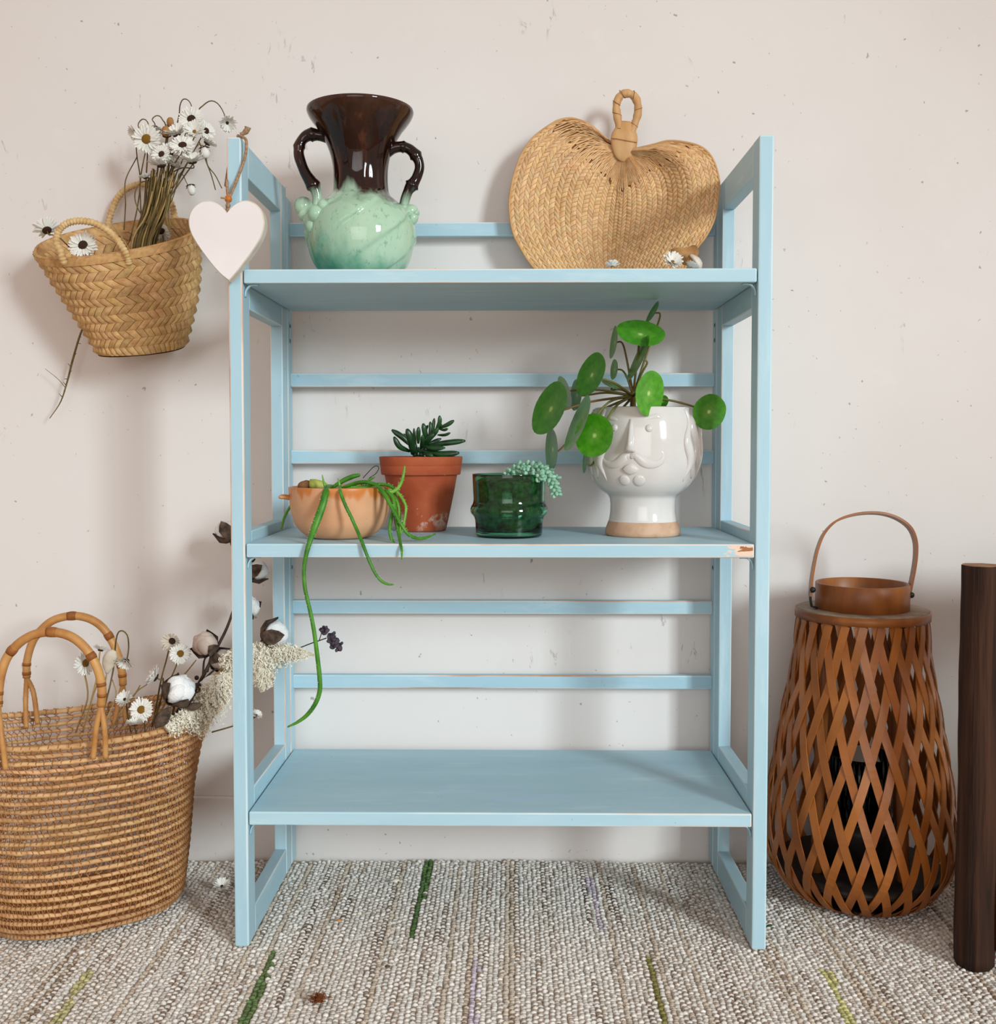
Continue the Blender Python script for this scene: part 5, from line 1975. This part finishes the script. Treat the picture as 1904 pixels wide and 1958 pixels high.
GF = 'dried daisies in the floor basket'
floor_flowers = [
    (163, 1268, .02, 50, (0.85, -0.5, 0.1), 'o', 'y', 'white daisy turned right inside the front hoop handle', [(168, 1330, .03), (150, 1385, .06), (145, 1400, .07)], 'stem_pale'),
    (192, 1244, .10, 34, (0.1, 0.4, 0.9), 'h', 'b', 'small white daisy behind the front hoop handle', [(186, 1290, .10), (165, 1380, .09)], 'stem_pale'),
    (241, 1262, .10, 44, (-0.1, -0.8, -0.75), 'h', 'b', 'white daisy nodding under a curled stem beside the back hoop handle', [(246, 1235, .104), (243, 1214, .106), (231, 1206, .108), (222, 1222, .11), (215, 1290, .11), (190, 1390, .10)], 'stem_dry'),
    (329, 1226, .15, 42, (0.55, -0.6, 0.45), 'r', 'b', 'faded beige daisy at top left of the cotton bolls', [(318, 1262, .15), (308, 1300, .15), (295, 1370, .14)], 'stem_dry'),
    (345, 1250, .13, 44, (0.3, -0.85, 0.35), 'o', 'y', 'half-beige open daisy right below the faded beige daisy', [(332, 1285, .135), (310, 1330, .14), (290, 1385, .14)], 'stem_dry'),
    (299, 1296, .09, 52, (-0.8, -0.3, 0.5), 'h', 'b', 'white daisy seen from its side left of the white cotton boll', [(312, 1300, .10), (306, 1345, .11), (290, 1390, .12)], 'stem_dry'),
    (239, 1338, .13, 40, (-0.1, -0.75, 0.6), 'h', 'b', 'white daisy with dark centre low at the back rim of the floor basket', [(243, 1360, .13), (250, 1400, .13)], 'stem_dry'),
    (270, 1357, .07, 50, (-0.05, -0.9, 0.3), 'o', 'y', 'open white daisy with an ochre centre resting at the basket mouth', [(276, 1385, .08), (280, 1420, .09)], 'stem_dry'),
    (257, 1386, .055, 38, (0.0, -0.1, 1), 'h', 'b', 'white daisy sunk behind the front rim of the floor basket', [(260, 1400, .06), (262, 1430, .07)], 'stem_dry'),
    (490, 1368, .16, 26, (0.5, -0.3, 0.6), 'h', 'b', 'small white daisy poking out behind the left front post', [(470, 1380, .17), (440, 1390, .18), (405, 1400, .18)], 'stem_dry'),
]
for (x, y, Y, d, nrm, ty, dk, lab, st, sm) in floor_flowers:
    flower('daisy', lab, 'flower', GF, at(x, y, Y), d / ppm(Y) * 1.04, nrm, [at(*p) for p in st], ty, dk, sm, 0.0011)
flower('fallen_daisy', 'white daisy head lying on the rug left of the left front post', 'flower', None, atz(424, 1696, 0.012), 0.031, (0.1, -0.35, 0.9), None, 'h', 'b')
# pale leaf / seed pod by the back handle
tp = thing('seed_pod', 'beige papery seed pod standing beside the back hoop handle', 'seed pod', at(205, 1390, .12))
mb = MB()
tube(mb, spline([at(204, 1288, .10), at(207, 1270, .10), at(213, 1254, .10), at(219, 1244, .10)], 14), [0.002, 0.008, 0.0105, 0.009, 0.003], 12, squash=0.6, up=V(0, -1, 0))
mb.build('pod', M['petal_old'], tp)
mb = MB()
tube(mb, spline([at(204, 1288, .10), at(196, 1330, .11), at(190, 1390, .12)], 10), 0.0011, 6)
mb.build('stem', M['stem_pale'], tp)
for pts, lab in (([(190, 1300, .05), (178, 1330, .06), (168, 1365, .07), (158, 1400, .08)], 'pale bare stem slanting between the hoop handles'),
                 ([(215, 1300, .14), (222, 1330, .13), (205, 1372, .12), (190, 1400, .12)], 'pale bare stem beside the back hoop handle'),
                 ([(268, 1310, .17), (256, 1330, .165), (232, 1360, .16), (215, 1392, .15)], 'brown bare stem low at the back of the floor basket'),
                 ([(282, 1308, .17), (262, 1322, .165), (240, 1350, .16)], 'short curled brown stem above the back rim'),
                 ([(375, 1262, .16), (352, 1290, .16), (330, 1310, .16), (300, 1380, .15)], 'tan flat stalk between daisies and beige cotton boll')):
    mb = MB()
    P = [at(*p) for p in pts]
    tube(mb, spline(P, 14), [0.0009, 0.0013], 6)
    tag(mb.build('loose_stem', M['stem_pale'], None, origin=P[-1]), lab, 'stem', 'loose stems in the floor basket')


# ------------------------------------------------------------------ cotton
def cotton_boll(c, r, dirv, kind, lab, stem=None, cal=4, calyx_from=0.0, spread=0.85):
    c = Vector(c)
    d = Vector(dirv).normalized()
    x = d.orthogonal().normalized()
    y = d.cross(x)
    base = stem[-1] if stem else c - d * r * 1.2
    t = thing('cotton_boll', lab, 'cotton boll', base, 'cotton bolls in the floor basket')
    mb = MB()
    rr = random.Random(int(r * 1e6))
    for k in range(5):
        a = k * 2 * PI / 5 + 0.3
        o = (x * math.cos(a) + y * math.sin(a)) * r * 0.38 + d * rr.uniform(-0.05, 0.15) * r
        ellipsoid(mb, c + o, (x * r * 0.62, y * r * 0.62, d * r * 0.78), 12, 8, fn=lambda q, w: 1 + 0.06 * math.sin(4 * q + k) * math.sin(3 * w) + 0.03 * math.sin(9 * q + 5 * w))
    ellipsoid(mb, c + d * r * 0.25, (x * r * 0.7, y * r * 0.7, d * r * 0.7), 12, 8, fn=lambda q, w: 1 + 0.05 * math.sin(5 * q) * math.sin(4 * w))
    mb.build('fluff', M['cotton'] if kind == 'w' else M['cotton_b'], t)
    for k in range(cal):
        a = calyx_from + k * 2 * PI / cal
        o = x * math.cos(a) + y * math.sin(a)
        sd = d.cross(o)
        mb = MB()
        vs = []
        prof = [(-1.10, 0.05, 0.14), (-0.92, 0.50, 0.46), (-0.45, spread + 0.10, 0.60), (0.08, spread + 0.18, 0.36), (0.42, spread + 0.24, 0.02)]
        for th in (0.0, 0.05):
            for (h, ra, w) in prof:
                for q in (-1, 0, 1):
                    vs.append(c + d * (h * r) + o * ((ra + th + (0.06 if q == 0 else -0.02)) * r) + sd * (q * w * r))
        m = len(prof) * 3
        fs = []
        for b0 in (0, m):
            fs += [(b0 + i * 3 + q, b0 + i * 3 + q + 1, b0 + i * 3 + q + 4, b0 + i * 3 + q + 3) for i in range(len(prof) - 1) for q in range(2)]
        mb.add(vs, fs)
        mb.build('calyx', M['calyx'], t)
    if stem:
        mb = MB()
        tube(mb, spline([c - d * r] + [Vector(p) for p in stem], 12), [0.0016, 0.0018], 7)
        mb.build('stem', M['twig'], t)
    return t


S_ = lambda *p: [at(*q) for q in p]
cotton_boll(at(392, 1232, .19), 0.0185, (-0.35, -0.55, 0.6), 'b', 'beige cotton boll at upper left of the cotton branch', S_((402, 1262, .20), (396, 1285, .20)), 3, 0.4)
cotton_boll(at(343, 1320, .085), 0.0215, (0.6, -0.15, 0.6), 'w', 'white cotton boll with split brown calyx at the basket mouth', S_((333, 1352, .09), (326, 1380, .10), (322, 1405, .11)), 4, 0.2)
cotton_boll(at(424, 1262, .20), 0.017, (0.85, -0.2, -0.2), 'b', 'pinkish cotton boll partly hidden by the left front post', S_((408, 1262, .205), (402, 1275, .205)), 4, 0.5)
cotton_boll(at(526, 1211, .20), 0.0200, (0.6, 0.30, 0.10), 'w', 'white cotton boll poking through the shelf side right of the post', S_((500, 1226, .20), (484, 1238, .20), (462, 1258, .20), (440, 1285, .20)), 4, 0.9)
cotton_boll(at(477, 1160, .22), 0.0165, (0.5, -0.4, 0.5), 'w', 'round white cotton boll beside the post below the middle shelf', S_((462, 1185, .22), (448, 1205, .22)), 3, 2.4)
cotton_boll(at(493, 1092, .235), 0.0165, (0.75, 0.40, 0.45), 'w', 'cotton boll with dark calyx just under middle shelf left end', S_((474, 1108, .232), (463, 1125, .23)), 4, 2.0)
cotton_boll(at(432, 1016, .24), 0.0165, (-0.45, 0.5, 0.6), 'w', 'topmost cotton boll peeking out left of the post', S_((444, 1045, .238), (455, 1075, .235)), 4, 0.9)
cotton_boll(at(404, 1318, .14), 0.020, (0.6, -0.4, 0.55), 'w', 'white cotton boll half sunk in the cream plumes', S_((386, 1338, .145), (360, 1365, .14)), 3, 1.7)
tb = thing('cotton_branch', 'dark branched cotton twig leaning right from the floor basket behind the post', 'twig', at(318, 1400, .13))
mb = MB()
tube(mb, spline(S_((318, 1404, .12), (340, 1360, .135), (372, 1320, .16), (394, 1282, .185), (412, 1244, .20), (436, 1195, .215), (452, 1140, .225), (456, 1075, .235), (447, 1040, .24)), 40), [0.0030, 0.0028, 0.0024, 0.0019, 0.0012], 8)
mb.build('main_twig', M['twig'], tb)
mb = MB()
for pts in ([(350, 1345, .14), (385, 1305, .16), (405, 1285, .17), (415, 1278, .17)], [(335, 1368, .13), (365, 1345, .14), (395, 1325, .15)], [(388, 1292, .18), (390, 1265, .185), (395, 1255, .19)]):
    tube(mb, spline(S_(*pts), 12), [0.0018, 0.0012], 6)
for (x, y) in ((376, 1296), (384, 1310)):
    ball(mb, at(x, y, .165), 0.0035, 8, 6)
mb.build('side_twig', M['twig'], tb)
for k, (x, y, Y, ang, L, w, lab) in enumerate(((312, 1372, .07, 55, 0.034, 0.010, 'brown curled dry leaf below the white cotton boll'), (355, 1340, .11, 30, 0.03, 0.009, 'dark dry leaf behind the white cotton boll'), (372, 1350, .09, 10, 0.022, 0.006, 'small dark dry leaf among the cream plumes'))):
    a = math.radians(ang)
    p0 = at(x, y, Y)
    dv = V(math.cos(a), 0.2, math.sin(a))
    mb = MB()
    tube(mb, spline([p0 - dv * L * 0.5, p0 + V(0, -0.003, 0), p0 + dv * L * 0.5], 12), [0.001, w * 0.8, w, w * 0.7, 0.0008], 8, squash=0.25, up=V(0.3, -1, 0.3))
    tag(mb.build('dry_leaf', M['calyx'], None, origin=p0 - dv * L * 0.5), lab, 'leaf')


# ------------------------------------------------------------------ pampas plumes
def plume(lab, spine, wid, n, seed):
    P = spline([at(*p) for p in spine], 40)
    t = thing('pampas_plume', lab, 'pampas grass', P[0], 'cream pampas plumes in the floor basket')
    mb = MB()
    tube(mb, P, [0.0016, 0.0010], 6)
    mb.build('stem', M['stem_pale'], t)
    r = random.Random(seed)
    mb = MB()
    for k in range(n):
        f = r.uniform(0.12, 1.0) * 38.9
        i = int(f)
        p = P[i].lerp(P[i + 1], f - i)
        tn = (P[i + 1] - P[i]).normalized()
        d = tn.orthogonal().normalized()
        d.rotate(Quaternion(tn, r.uniform(0, 2 * PI)))
        prof = math.sin(PI * min(1, (f / 39) * 0.85 + 0.2)) ** 0.6
        reach = wid * prof * r.uniform(0.35, 1.0)
        a = p
        b = p + d * reach * 0.6 + tn * reach * 0.5
        c = p + d * reach + tn * reach * 0.55 + V(0, 0, -reach * 0.35)
        w = tn.cross(d) * 0.0008 + V(0, 0, 0.0004)
        mb.add([a - w, a + w, b + w * 1.3, b - w * 1.3, c], [(0, 1, 2, 3), (3, 2, 4)])
        # fluffy spikelets off the strand
        for q in range(6):
            g = r.uniform(0.25, 1.0)
            s0 = a.lerp(b, g * 2) if g < 0.5 else b.lerp(c, g * 2 - 1)
            v = V(r.uniform(-1, 1), r.uniform(-1, 1), r.uniform(-1, 1)).normalized()
            e = s0 + v * r.uniform(0.002, 0.0055)
            ww = v.orthogonal().normalized() * 0.0009
            mb.add([s0 - ww, s0 + ww, e], [(0, 1, 2)])
    mb.build('plume', M['plume'], t, kind='stuff', smooth=False)


plume('cream pampas plume spilling over the basket rim left of the post', [(330, 1398, .10), (362, 1376, .11), (392, 1345, .12), (420, 1310, .13), (438, 1290, .14)], 0.032, 1300, 1)
plume('cream pampas plume drooping right of the left post', [(405, 1310, .16), (440, 1270, .17), (475, 1255, .17), (497, 1268, .17), (505, 1295, .17), (500, 1320, .17)], 0.026, 1200, 2)
plume('long cream pampas plume reaching through the shelf side', [(400, 1300, .17), (450, 1262, .18), (500, 1248, .19), (550, 1246, .20), (600, 1252, .20)], 0.027, 1300, 3)
plume('short cream plume lying at the front rim of the floor basket', [(300, 1392, .075), (325, 1384, .08), (350, 1374, .09), (372, 1362, .10)], 0.018, 500, 4)

td = thing('dusky_flower_sprig', 'dark purple-grey dried flower cluster at the tip of the plume inside the shelf', 'flower', at(540, 1252, .20))
mb = MB()
tube(mb, spline(S_((540, 1252, .20), (590, 1232, .20), (610, 1225, .20), (624, 1220, .20)), 12), 0.0009, 6)
tube(mb, spline(S_((610, 1225, .20), (614, 1212, .20), (615, 1200, .20)), 6), 0.0007, 6)
mb.build('stem', M['twig'], td)
mb = MB()
for k in range(70):
    f = random.random()
    x = 628 + 18 * f + random.gauss(0, 4)
    y = 1211 + 28 * f + random.gauss(0, 5)
    if k < 8:
        x, y = 618 + random.gauss(0, 4), 1204 + random.gauss(0, 5)
    p = at(x, y, .20 + random.gauss(0, .004))
    r = random.uniform(0.0024, 0.0044)
    ax = V(random.gauss(0, 1), random.gauss(0, 1), random.gauss(0, 1)).normalized()
    xx = ax.orthogonal().normalized()
    ellipsoid(mb, p, (xx * r, ax.cross(xx) * r * 0.7, ax * r * 1.2), 6, 5, fn=lambda q, w: 1 + 0.3 * math.sin(3 * q))
mb.build('florets', M['statice'], td, kind='stuff')

# ================================================================== SCRAPS ON THE RUG
mb = MB()
c = atz(609, 1913, 0.004)
rr = random.Random(5)
for k in range(150):
    a = rr.uniform(0, 6.28)
    r0 = abs(rr.gauss(0, 0.004))
    p = c + V(r0 * math.cos(a) * 1.2, r0 * math.sin(a), rr.uniform(-0.001, 0.003))
    v = V(rr.gauss(0, 1), rr.gauss(0, 1), abs(rr.gauss(0, 0.6))).normalized()
    tube(mb, spline([p, p + v * 0.004, p + v * 0.007 + V(rr.gauss(0, .002), rr.gauss(0, .002), 0)], 4), 0.0004, 4)
tag(mb.build('lint_tuft', M['fuzz'], None, origin=c), 'rust-brown tuft of lint on the rug at front left', 'lint', None)


def scrap(name, px, py, r, mat, lab, cat='petal'):
    c = atz(px, py, 0.004)
    mb = MB()
    n = 9
    rr = random.Random(px)
    top = []
    for k in range(n):
        a = 2 * PI * k / n
        q = r * rr.uniform(0.6, 1.1)
        top.append(c + V(q * math.cos(a), q * 0.8 * math.sin(a), rr.uniform(0.0, 0.35) * r))
    mb.add(top + [c + V(0, 0, r * 0.5)] + [p - V(0, 0, 0.0012) for p in top] + [c - V(0, 0, 0.0008)],
           [(k, (k + 1) % n, n) for k in range(n)] + [(n + 1 + (k + 1) % n, n + 1 + k, 2 * n + 1) for k in range(n)] + [(k, n + 1 + k, n + 1 + (k + 1) % n, (k + 1) % n) for k in range(n)])
    tag(mb.build(name, mat, None, origin=c), lab, cat)


scrap('paper_scrap', 757, 1684, 0.008, M['cream'], 'white paper scrap on the rug left of the far green strip', 'scrap')
scrap('fallen_petal', 155, 1821, 0.006, M['petal'], 'white petal on the rug in front of the floor basket', 'petal')
scrap('fallen_petal', 620, 1700, 0.004, M['petal'], 'tiny white petal on the rug behind the left front post', 'petal')
scrap('leaf_crumb', 1470, 1770, 0.004, M['succ'], 'dark green leaf crumb on the rug beside the right front post foot', 'leaf')
scrap('leaf_crumb', 648, 1760, 0.005, M['paper'], 'brown crumb on the rug under the bookshelf front left', 'crumb')
scrap('leaf_crumb', 740, 1848, 0.004, M['calyx'], 'dark brown crumb on the rug in front of the bookshelf', 'crumb')
